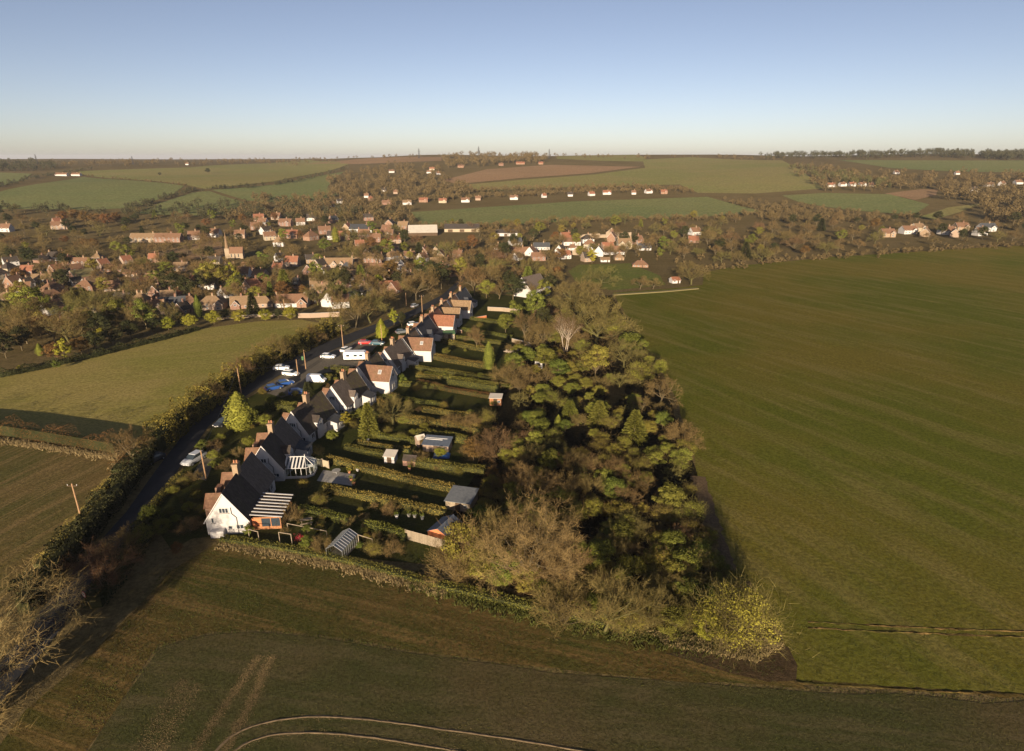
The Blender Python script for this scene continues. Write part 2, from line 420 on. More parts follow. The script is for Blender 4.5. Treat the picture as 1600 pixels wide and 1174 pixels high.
brick_mat('brick_tan', (0.36, 0.24, 0.135), (0.29, 0.19, 0.11))
roof_mat('tile_dark', (0.07, 0.055, 0.048), (0.05, 0.05, 0.02), 0.3)
roof_mat('tile_grey', (0.15, 0.118, 0.10), (0.09, 0.08, 0.035), 0.2)
roof_mat('tile_moss', (0.11, 0.085, 0.06), (0.12, 0.11, 0.035), 0.6)
roof_mat('tile_brown', (0.22, 0.12, 0.075), (0.13, 0.10, 0.05), 0.3)
roof_mat('tile_red', (0.29, 0.125, 0.075), (0.2, 0.11, 0.05), 0.2)
roof_mat('slate', (0.075, 0.078, 0.09), (0.07, 0.07, 0.04), 0.2)
roof_mat('tile_tan', (0.26, 0.17, 0.10), (0.15, 0.12, 0.06), 0.3)
plain('paint_white', (0.62, 0.60, 0.58), 0.5, 0.4, 0.04)
plain('paint_dark', (0.04, 0.04, 0.045), 0.5, 0.4, 0.2)
plain('timber', (0.36, 0.16, 0.07), 0.7, 0.3, 0.35, 5)
plain('timber_grey', (0.30, 0.24, 0.17), 0.85, 0.2, 0.35, 5)
plain('timber_dark', (0.10, 0.065, 0.04), 0.85, 0.2, 0.35, 5)
plain('pole_wood', (0.36, 0.22, 0.12), 0.85, 0.2, 0.3, 4)
plain('concrete', (0.36, 0.34, 0.31), 0.9, 0.2, 0.2, 2)
plain('felt_grey', (0.19, 0.20, 0.21), 0.85, 0.2, 0.2, 2)
plain('felt_blue', (0.10, 0.12, 0.16), 0.85, 0.2, 0.2, 2)
plain('clay', (0.45, 0.2, 0.11), 0.8, 0.2, 0.2, 6)
plain('metal_grey', (0.4, 0.41, 0.42), 0.45, 0.5, 0.1, 3, 0.4)
plain('metal_dark', (0.05, 0.05, 0.055), 0.5, 0.4, 0.2)
plain('asphalt', (0.032, 0.032, 0.036), 0.9, 0.2, 0.25, 0.7, bmp=0.02)
plain('gravel_drive', (0.17, 0.145, 0.11), 0.95, 0.1, 0.3, 2.5, bmp=0.03)
plain('tyre', (0.02, 0.02, 0.02), 0.8, 0.2, 0.1)
plain('sign_red', (0.55, 0.03, 0.03), 0.4, 0.4, 0.05)
plain('plastic_green', (0.09, 0.20, 0.08), 0.6, 0.4, 0.1)
plain('plastic_blue', (0.02, 0.09, 0.32), 0.5, 0.4, 0.15)
plain('red_flower', (0.40, 0.03, 0.05), 0.7, 0.2, 0.2)
plain('tarpaulin_orange', (0.62, 0.21, 0.09), 0.8, 0.2, 0.15)
plain('dry_grass_roof', (0.2, 0.17, 0.08), 0.9, 0.1, 0.3)
def glass_mat(name, c=(0.03, 0.04, 0.05)):
    m, nt, b = nmat(name)
    b.inputs['Base Color'].default_value = (*c, 1); b.inputs['Roughness'].default_value = 0.08
    b.inputs['Specular IOR Level'].default_value = 0.6
glass_mat('glass_dark')
def clear_glass(name, f=0.22, r=0.06, g_=(0.8, 0.8, 0.8)):
    m, nt, b = nmat(name)
    out = nt.nodes['Material Output']
    t = N(nt, 'ShaderNodeBsdfTransparent'); t.inputs['Color'].default_value = (0.78, 0.84, 0.86, 1)
    g = N(nt, 'ShaderNodeBsdfGlossy'); g.inputs['Roughness'].default_value = r; g.inputs['Color'].default_value = (*g_, 1)
    ms = N(nt, 'ShaderNodeMixShader'); ms.inputs[0].default_value = f
    L(nt, t.outputs[0], ms.inputs[1]); L(nt, g.outputs[0], ms.inputs[2]); L(nt, ms.outputs[0], out.inputs['Surface'])
clear_glass('glass_clear'); clear_glass('glass_clouded', 0.5, 0.35, (0.35, 0.38, 0.42))
CARPAINT = {'white': (0.78, 0.78, 0.78), 'silver': (0.45, 0.46, 0.48), 'dark': (0.03, 0.035, 0.045), 'blue': (0.02, 0.07, 0.26), 'red': (0.45, 0.02, 0.02), 'grey': (0.12, 0.13, 0.14), 'teal': (0.03, 0.08, 0.11)}
for k, c in CARPAINT.items():
    m, nt, b = nmat('car_' + k)
    b.inputs['Base Color'].default_value = (*c, 1); b.inputs['Roughness'].default_value = 0.3; b.inputs['Specular IOR Level'].default_value = 0.5
    b.inputs['Coat Weight'].default_value = 0.4

# ================================================================== TREES
def tubes(segs, sides=5):
    """segs: (p0, p1, r0, r1) -> V, F(quads)."""
    n = len(segs)
    P0 = np.array([s[0] for s in segs], float); P1 = np.array([s[1] for s in segs], float)
    r0 = np.array([s[2] for s in segs])[:, None, None]; r1 = np.array([s[3] for s in segs])[:, None, None]
    d = P1 - P0; d /= np.linalg.norm(d, axis=1, keepdims=True) + 1e-9
    ref = np.where(np.abs(d[:, 2:3]) < 0.9, np.array([[0, 0, 1.0]]), np.array([[1.0, 0, 0]]))
    a = np.cross(d, ref); a /= np.linalg.norm(a, axis=1, keepdims=True); b = np.cross(d, a)
    t = np.arange(sides) * 2 * np.pi / sides
    ring = np.cos(t)[None, :, None] * a[:, None] + np.sin(t)[None, :, None] * b[:, None]
    V = np.concatenate([P0[:, None] + ring * r0, P1[:, None] + ring * r1], 1).reshape(-1, 3)
    k = np.arange(sides); k2 = (k + 1) % sides
    f = np.stack([k, k2, k2 + sides, k + sides], 1)
    F = (f[None] + (np.arange(n) * 2 * sides)[:, None, None]).reshape(-1, 4)
    return V, F
def ribbons(P0, P1, w):
    """thin flat twigs, one quad each, facing random ways."""
    n = len(P0)
    d = P1 - P0; d /= np.linalg.norm(d, axis=1, keepdims=True) + 1e-9
    a = np.cross(d, rng.normal(size=(n, 3))); a /= np.linalg.norm(a, axis=1, keepdims=True) + 1e-9
    a = a * np.asarray(w).reshape(-1, 1) * 0.5
    V = np.stack([P0 - a, P0 + a, P1 + a * 0.35, P1 - a * 0.35], 1).reshape(-1, 3)
    return V, np.arange(4 * n).reshape(-1, 4)
def leaves(P, size, nrm=None, flat=0.6):
    """small leaf quads at P, roughly facing nrm."""
    n = len(P)
    m = rng.normal(size=(n, 3))
    if nrm is not None: m = nrm + m * flat
    m /= np.linalg.norm(m, axis=1, keepdims=True) + 1e-9
    a = np.cross(m, rng.normal(size=(n, 3))); a /= np.linalg.norm(a, axis=1, keepdims=True) + 1e-9
    b = np.cross(m, a)
    s = (np.asarray(size) * rng.uniform(0.6, 1.3, n)).reshape(-1, 1)
    V = np.stack([P - a * s * 0.5, P - b * s * 0.32, P + a * s * 0.5, P + b * s * 0.32], 1).reshape(-1, 3)
    return V, np.arange(4 * n).reshape(-1, 4)
def unit(n):
    v = rng.normal(size=(n, 3)); return v / np.linalg.norm(v, axis=1, keepdims=True)

def bare_tree(h, spread, mat, bark='bark', nt=5200, tw=0.032, fork=0.28, limbs=7, stem_cores=1, up=0.55, tl=0.8, deep=3):
    """winter tree: trunk and limbs in one mesh, the haze of twigs in the other."""
    segs, tips = [], []
    def grow(p, d, ln, r, lev):
        q = p.copy(); k = 3
        for s in range(k):
            d = d + rng.normal(size=3) * 0.16; d[2] += 0.05; d = d / np.linalg.norm(d)
            q2 = q + d * ln / k
            ra, rb = r * (1 - 0.5 * s / k), r * (1 - 0.5 * (s + 1) / k)
            segs.append((q, q2, ra, rb)); q = q2
            if lev >= 2: tips.append((q, d, ln))
            if lev < deep and s >= 1:
                for _ in range(2 if lev < 2 else 2):
                    ax = rng.normal(size=3); ax -= d * ax.dot(d); ax /= np.linalg.norm(ax)
                    nd = d * up + ax * (1 - up) * 1.25; nd /= np.linalg.norm(nd)
                    grow(q, nd, ln * rng.uniform(0.55, 0.75), rb * 0.62, lev + 1)
    for s in range(stem_cores):
        base = np.array([rng.normal() * 0.3, rng.normal() * 0.3, -0.3]) if stem_cores > 1 else np.array([0, 0, -0.3])
        d = np.array([rng.normal() * 0.18, rng.normal() * 0.18, 1.0]); d /= np.linalg.norm(d)
        top = base + d * h * fork
        r = h * (0.024 if deep < 4 else 0.019) / math.sqrt(stem_cores)
        segs.append((base, top, r * 1.25, r * 0.85))
        for k in range(limbs):
            az = 2 * math.pi * (k + rng.uniform(-0.3, 0.3)) / limbs
            el = rng.uniform(0.45, 1.25)
            nd = np.array([math.cos(az) * math.cos(el) * spread, math.sin(az) * math.cos(el) * spread, math.sin(el)]); nd /= np.linalg.norm(nd)
            grow(base + d * h * fork * rng.uniform(0.75, 1.0), nd, h * rng.uniform(0.30, 0.44), r * 0.55, 1)
    V, F = tubes(segs, 5)
    T = [tips[i] for i in rng.integers(0, len(tips), nt)]
    P0 = np.array([t[0] for t in T]) + rng.normal(size=(nt, 3)) * 0.16
    D = np.array([t[1] for t in T]) * 0.7 + rng.normal(size=(nt, 3)) * 0.55; D[:, 2] += 0.15
    D /= np.linalg.norm(D, axis=1, keepdims=True)
    P1 = P0 + D * rng.uniform(0.4, 1.0, (nt, 1)) * tl * h / 9.0
    TV, TF = ribbons(P0, P1, rng.uniform(0.6, 1.4, nt) * tw)
    ext = max(np.abs(TV[:, :2]).max(), 0.1)
    sc = h / max(TV[:, 2].max(), 0.1)
    return mesh_from('trunk', V * sc, F, [bark], smooth=True), mesh_from('crown', TV * sc, TF, [mat])
def leafy(h, w, mat, bark='bark', n=3600, size=0.26, clumps=34, low=0.12, gap=0.35, twigs=0, twmat='twig_brown'):
    """evergreen or ivy-clad bush: leaf clumps spread through an uneven volume."""
    C = unit(clumps) * rng.uniform(0.45, 0.95, (clumps, 1))
    C[:, 2] = C[:, 2] * 0.5 + 0.5
    prof = np.clip(1.15 - np.abs(C[:, 2] - 0.45) * 0.9, 0.3, 1.1)
    C[:, 0] *= w / 2 * prof; C[:, 1] *= w / 2 * prof; C[:, 2] = low * h + C[:, 2] * h * (0.88 - low)
    rad = rng.uniform(0.10, 0.21, clumps) * w
    ci = rng.integers(0, clumps, n); u = unit(n)
    u[:, 2] = np.abs(u[:, 2]) * 0.8 + u[:, 2] * 0.2
    P = C[ci] + u * rad[ci, None] * rng.uniform(0.55, 1.08, (n, 1)) * np.array([1, 1, 0.85])
    V, F = leaves(P, size, u, gap)
    segs = [(np.array([0, 0, -0.3]), np.array([0, 0, h * 0.35]), h * 0.022, h * 0.016)]
    for i in range(0, clumps, 2):
        b = np.array([0, 0, h * rng.uniform(0.15, 0.35)]); m = 0.5 * (b + C[i]) + rng.normal(size=3) * 0.1
        segs += [(b, m, h * 0.010, h * 0.007), (m, C[i], h * 0.007, h * 0.003)]
    TV, TF = tubes(segs, 4)
    sc = h / V[:, 2].max()
    me = mesh_from('crown', V * np.array([1, 1, sc]), F, [mat])
    if twigs:
        ti = rng.integers(0, clumps, twigs); P0 = C[ti] + rng.normal(size=(twigs, 3)) * 0.15 * w
        D = unit(twigs) * 0.7 + (C[ti] - C.mean(0)) / w * 1.3; D[:, 2] += 0.5; D /= np.linalg.norm(D, axis=1, keepdims=True)
        RV, RF = ribbons(P0, P0 + D * rng.uniform(0.5, 1.2, (twigs, 1)) * h / 6, rng.uniform(0.02, 0.045, twigs))
        VV = np.vstack([V * np.array([1, 1, sc]), RV]); FF = np.vstack([F, RF + len(V)])
        me = mesh_from('crown', VV, FF, [mat, twmat], np.r_[np.zeros(len(F)), np.ones(len(RF))])
    return mesh_from('trunk', TV, TF, [bark], smooth=True), me
def column(h, w, mat, n=3200, size=0.24, point=0.5, bark='bark'):
    """cypress or clipped evergreen: upright flame of foliage."""
    z = rng.uniform(0, 1, n) ** 0.8
    r = np.where(z < 0.25, 0.75 + z, (1 - ((z - 0.25) / 0.75) ** (1 / max(point, 0.05))) ** 0.75) * w / 2
    az = rng.uniform(0, 2 * np.pi, n)
    lob = 1 + 0.16 * np.sin(az * 3 + z * 9) + 0.1 * np.sin(az * 7 - z * 17)
    k = rng.uniform(0.72, 1.05, n)
    P = np.column_stack([np.cos(az) * r * lob * k, np.sin(az) * r * lob * k, 0.03 * h + z * h * 0.95])
    nr = np.column_stack([np.cos(az), np.sin(az), np.full(n, 0.55)])
    V, F = leaves(P, size, nr, 0.45)
    cz = np.linspace(0.04, 0.86, 9); cs = np.where(cz < 0.25, 0.75 + cz, (1 - ((cz - 0.25) / 0.75) ** (1 / max(point, 0.05))) ** 0.75) * w / 2 * 0.72
    segs = [(np.array([0, 0, cz[i] * h]), np.array([0, 0, cz[i + 1] * h]), cs[i], cs[i + 1]) for i in range(8)]
    CV, CF = tubes(segs, 8)
    me = mesh_from('crown', np.vstack([V, CV]), np.vstack([F, CF + len(V)]), [mat])
    TV, TF = tubes([(np.array([0, 0, -0.3]), np.array([0, 0, h * 0.5]), h * 0.02, h * 0.01)], 6)
    return mesh_from('trunk', TV, TF, [bark]), me
def fir(h, w, mat, n=4200, bark='bark'):
    z = rng.uniform(0, 1, n); lay = np.floor(z * 14) / 14
    az0 = rng.integers(0, 9, n) * 0.698 + lay * 37.0
    az = az0 + rng.normal(size=n) * 0.10
    rr = rng.uniform(0.15, 1, n) ** 0.7
    r = (1 - lay) ** 0.85 * w / 2 * rr
    P = np.column_stack([np.cos(az) * r, np.sin(az) * r, 0.06 * h + lay * h * 0.92 + (rr - 0.3) * 0.03 * h + rng.normal(size=n) * 0.08])
    D = np.column_stack([np.cos(az + rng.normal(size=n) * 0.6), np.sin(az + rng.normal(size=n) * 0.6), rng.normal(size=n) * 0.3 - 0.05])
    V, F = ribbons(P, P + D * 0.55, np.full(n, 0.24))
    TV, TF = tubes([(np.array([0, 0, -0.3]), np.array([0, 0, h * 0.96]), h * 0.018, 0.02)], 6)
    return mesh_from('trunk', TV, TF, [bark]), mesh_from('crown', V, F, [mat])

ASSET = {
 'bare_brown': [bare_tree(9, 1.0, 'twig_brown') for _ in range(3)],
 'bare_olive': [bare_tree(9, 1.1, 'twig_olive', 'bark_ivy') for _ in range(3)],
 'bare_red':   [bare_tree(9, 1.0, 'twig_red', stem_cores=3, limbs=5, fork=0.15, up=0.7) for _ in range(2)],
 'thicket':    [bare_tree(5, 1.2, 'twig_brown', stem_cores=5, limbs=4, fork=0.12, up=0.75, nt=4500, tw=0.03, tl=1.2) for _ in range(2)],
 'scrub_olive': [leafy(5, 5.2, 'leaf_olive', n=6800, size=0.19, clumps=44, twigs=700, gap=0.5) for _ in range(3)],
 'scrub_green': [leafy(5, 4.8, 'leaf_green', n=6500, size=0.19, clumps=36) for _ in range(2)],
 'scrub_mixed': [leafy(5, 5.0, 'leaf_olive', n=3800, size=0.18, twigs=2800, clumps=34, gap=0.6, twmat='twig_olive') for _ in range(2)],
 'ivy_tree':   [leafy(9, 6.5, 'leaf_olive', n=5000, size=0.32, clumps=44, low=0.2, twigs=900) for _ in range(2)],
 'evergreen':  [leafy(10, 7.5, 'leaf_dark', n=5200, size=0.36, clumps=48, low=0.18) for _ in range(3)],
 'green_tree': [leafy(9, 6.5, 'leaf_green', n=4600, size=0.34, clumps=40, low=0.15) for _ in range(2)],
 'gold_tree':  [leafy(8, 5, 'leaf_gold', n=4200, size=0.28, clumps=36, low=0.08) for _ in range(2)],
 'gold_round': [leafy(5, 5, 'leaf_gold', n=4200, size=0.22, clumps=60, low=0.05) for _ in range(2)],
 'copper_tree': [leafy(9, 7, 'leaf_copper', n=4800, size=0.33, clumps=44, low=0.12, twigs=900, twmat='twig_red') for _ in range(2)],
 'cypress':    [column(8, 2.6, 'leaf_green'), column(8, 3.2, 'leaf_olive', point=0.7)],
 'gold_cypress': [column(8, 3.4, 'leaf_gold', n=4200, point=0.8)],
 'fir':        [fir(10, 6, 'leaf_green'), fir(9, 5.4, 'leaf_dark')],
 'big_bare':   [bare_tree(13, 1.15, 'twig_gold', nt=15000, tw=0.024, limbs=9, fork=0.2, deep=4, tl=0.7), bare_tree(13, 1.3, 'twig_gold', 'bark_lichen', nt=11000, tw=0.024, limbs=11, fork=0.2, deep=4, tl=0.75)],
 'corner':     [leafy(8, 8, 'leaf_sunny', n=6500, size=0.2, clumps=48, low=0.04, gap=0.6, twigs=5000, twmat='twig_olive')],
 'birch':      [bare_tree(9, 0.8, 'twig_red', 'bark_pale', stem_cores=3, limbs=5, fork=0.45, up=0.75, nt=3800)],
}
AH = {}
for k, vv in ASSET.items():
    for q, (tm, cm) in enumerate(vv):
        co = np.empty(len(cm.vertices) * 3, np.float32); cm.vertices.foreach_get('co', co); AH[k, q] = float(co.reshape(-1, 3)[:, 2].max())
NOUN = {'bare_brown': ('bare_tree', 'bare brown tree', 'tree'), 'bare_olive': ('bare_tree', 'bare olive-tinged tree', 'tree'), 'bare_red': ('bare_tree', 'bare reddish many-stemmed tree', 'tree'),
 'thicket': ('thicket_shrub', 'leafless brown shrub', 'shrub'), 'scrub_olive': ('scrub_bush', 'olive leafy bush', 'bush'), 'scrub_green': ('scrub_bush', 'bright green bush', 'bush'), 'scrub_mixed': ('scrub_bush', 'half-bare olive bush', 'bush'),
 'ivy_tree': ('ivy_tree', 'ivy-clad olive tree', 'tree'), 'evergreen': ('evergreen_tree', 'dark evergreen tree', 'tree'), 'green_tree': ('evergreen_tree', 'mid-green leafy tree', 'tree'),
 'gold_tree': ('golden_tree', 'yellow-green sunlit tree', 'tree'), 'gold_round': ('round_bush', 'clipped round yellow-green bush', 'bush'), 'copper_tree': ('copper_tree', 'copper-brown leafy tree', 'tree'),
 'cypress': ('cypress_tree', 'narrow green conifer', 'tree'), 'gold_cypress': ('cypress_tree', 'golden conifer', 'tree'), 'fir': ('fir_tree', 'layered green fir', 'tree'), 'big_bare': ('bare_tree', 'large bare tree', 'tree'), 'corner': ('ivy_tree', 'sunlit ivy-clad corner tree', 'tree'), 'birch': ('birch_tree', 'pale-stemmed birch', 'tree')}
PLANTS = []           # every tree and bush that still needs its label: (object, look, position)
def plant(kind, p, h, wide=1.0, label=None, group=None, var=None, rz=None):
    q = random.randrange(len(ASSET[kind])) if var is None else var
    tm, cm = ASSET[kind][q]
    nm, look, cat = NOUN[kind]
    s = h / AH[kind, q]
    o = empty(nm, (p[0], p[1], tz(p[0], p[1])), random.uniform(0, 6.28) if rz is None else rz, (s * wide, s * wide, s))
    put('trunk', tm, o); put('crown', cm, o)
    o['category'] = cat
    if group: o['group'] = group
    if label: o['label'] = label
    else: PLANTS.append((o, look, Vector(p)))
    return o
def vh(p, hpx):
    """height in metres of something hpx photo pixels tall standing at p."""
    return hpx * pxsize(p) * math.hypot(dist(p), EYE - p[2]) / dist(p)
def plant_px(kind, px, py, hpx, **k):
    p = at(px, py)
    return plant(kind, p, vh(p, hpx), **k)
# ================================================================== MESH BUILDER FOR BUILT THINGS
class MB:
    def __init__(s): s.V, s.F = [], []
    def poly(s, pts):
        n = len(s.V); s.V += [tuple(p) for p in pts]; s.F.append(tuple(range(n, n + len(pts)))); return s
    def hexa(s, b, t):
        """b, t: four bottom and four top corners, counter-clockwise from above."""
        n = len(s.V); s.V += [tuple(p) for p in b] + [tuple(p) for p in t]
        s.F += [(n+3, n+2, n+1, n), (n+4, n+5, n+6, n+7)] + [(n+k, n+(k+1) % 4, n+4+(k+1) % 4, n+4+k) for k in range(4)]
        return s
    def box(s, x0, x1, y0, y1, z0, z1):
        return s.hexa([(x0,y0,z0),(x1,y0,z0),(x1,y1,z0),(x0,y1,z0)], [(x0,y0,z1),(x1,y0,z1),(x1,y1,z1),(x0,y1,z1)])
    def prism(s, prof, a, b, axis='y'):
        """profile polygon (u, z) pushed along an axis from a to b."""
        f = (lambda u, z, t: (u, t, z)) if axis == 'y' else (lambda u, z, t: (t, u, z))
        n = len(s.V); k = len(prof)
        s.V += [f(u, z, a) for u, z in prof] + [f(u, z, b) for u, z in prof]
        s.F += [tuple(range(n, n + k)), tuple(range(n + 2*k - 1, n + k - 1, -1))] + [(n+i, n+k+i, n+k+(i+1) % k, n+(i+1) % k) for i in range(k)]
        return s
    def slab(s, p, t):
        """thick plate: four corners p, thickness t along its normal (downwards)."""
        p = [Vector(q) for q in p]; nn = (p[1]-p[0]).cross(p[3]-p[0]).normalized() * t
        if nn.z > 0: nn = -nn
        return s.hexa([q + nn for q in p], p)
    def tube(s, p0, p1, r0, r1=None, sides=6):
        V, F = tubes([(np.array(p0, float), np.array(p1, float), r0, r0 if r1 is None else r1)], sides)
        n = len(s.V); s.V += [tuple(v) for v in V]; s.F += [tuple(int(i) + n for i in f) for f in F]
        s.F.append(tuple(range(n + 2*sides - 1, n + sides - 1, -1))[::-1]); s.F.append(tuple(range(n, n + sides))[::-1]); return s
    def mesh(s, name, mat): 
        me = mesh_from(name, s.V, s.F, [mat])
        bm = bmesh.new(); bm.from_mesh(me); bmesh.ops.recalc_face_normals(bm, faces=bm.faces); bm.to_mesh(me); bm.free()
        return me
    def build(s, name, mat, parent=None, **k): return put(name, s.mesh(name, mat), parent, **k)

def window(parent, c, u, w, h, lights=2, frame='paint_white', sill=True, name='window', glass='glass_dark'):
    """A casement: frame proud of the wall, pane a sub-part. c: centre on the wall, u: unit vector along the wall (outward is u x z)."""
    c, u = Vector(c), Vector(u).normalized(); o = u.cross(Vector((0, 0, 1))); z = Vector((0, 0, 1))
    def bar(m, a0, a1, b0, b1, d0, d1):
        q = lambda a, b, d: tuple(c + u*a + z*b + o*d)
        m.hexa([q(a0,b0,d1), q(a1,b0,d1), q(a1,b0,d0), q(a0,b0,d0)], [q(a0,b1,d1), q(a1,b1,d1), q(a1,b1,d0), q(a0,b1,d0)])
    m = MB(); t = 0.07
    bar(m, -w/2, -w/2+t, -h/2, h/2, -0.02, 0.06); bar(m, w/2-t, w/2, -h/2, h/2, -0.02, 0.06)
    bar(m, -w/2+t, w/2-t, h/2-t, h/2, -0.02, 0.06); bar(m, -w/2+t, w/2-t, -h/2, -h/2+t, -0.02, 0.06)
    for k in range(1, lights):
        a = -w/2 + w*k/lights; bar(m, a-t/2, a+t/2, -h/2+t, h/2-t, -0.02, 0.055)
    f = m.build(name, frame, parent)
    g = MB(); bar(g, -w/2+t*0.8, w/2-t*0.8, -h/2+t*0.8, h/2-t*0.8, -0.02, 0.02); g.build('pane', glass, f)
    if sill: sl = MB(); bar(sl, -w/2-0.08, w/2+0.08, -h/2-0.09, -h/2-0.005, -0.02, 0.12); sl.build('sill', 'concrete', f)
    return f
def chimney(parent, x, y, z0, z1, w=0.9, d=0.6, mat='brick_tan', pots=2):
    m = MB().box(x-w/2, x+w/2, y-d/2, y+d/2, z0, z1-0.25).box(x-w/2-0.06, x+w/2+0.06, y-d/2-0.06, y+d/2+0.06, z1-0.25, z1)
    ch = m.build('chimney', mat, parent)
    for k in range(pots):
        px_ = x + (k - (pots-1)/2) * w * 0.5
        MB().tube((px_, y, z1-0.02), (px_, y, z1+0.45), 0.14, 0.11, 8).build('chimney_pot', 'clay', ch)
    return ch
def gable_roof(parent, x0, x1, y0, y1, ze, zr, mat, axis='y', over=0.25, th=0.13, name='roof', verge='paint_white', verges=(True, True)):
    """Pitched roof over the rectangle; ridge along axis. Slabs per slope, a ridge capping and verge boards as sub-parts."""
    m = MB()
    if axis == 'y':
        xm = (x0+x1)/2; sl = (zr-ze)/(xm-x0); e = ze - over*sl
        P = lambda u, t, z: (u, t, z); a0, a1, um, t0, t1 = x0-over, x1+over, xm, y0, y1
    else:
        ym = (y0+y1)/2; sl = (zr-ze)/(ym-y0); e = ze - over*sl
        P = lambda u, t, z: (t, u, z); a0, a1, um, t0, t1 = y0-over, y1+over, ym, x0, x1
    g0 = t0 - (over*0.6 if verges[0] else 0); g1 = t1 + (over*0.6 if verges[1] else 0)
    m.slab([P(a0,g0,e), P(um,g0,zr), P(um,g1,zr), P(a0,g1,e)], th)
    m.slab([P(a1,g0,e), P(a1,g1,e), P(um,g1,zr), P(um,g0,zr)], th)
    r = m.build(name, mat, parent)
    rd = MB(); rd.prism([(um-0.16, zr-0.09), (um, zr+0.08), (um+0.16, zr-0.09)], g0, g1, axis); rd.build('ridge_tile', mat, r)
    if verge:
        for on, g, dd in ((verges[0], g0, -0.04), (verges[1], g1, 0.04)):
            if not on: continue
            b = MB()
            for aa in (a0, a1):
                lo, hi = sorted((g, g+dd))
                b.hexa([P(aa,lo,e-0.2), P(um,lo,zr-0.2), P(um,hi,zr-0.2), P(aa,hi,e-0.2)], [P(aa,lo,e+0.02), P(um,lo,zr+0.02), P(um,hi,zr+0.02), P(aa,hi,e+0.02)])
            b.build('verge_board', verge, r)
    return r

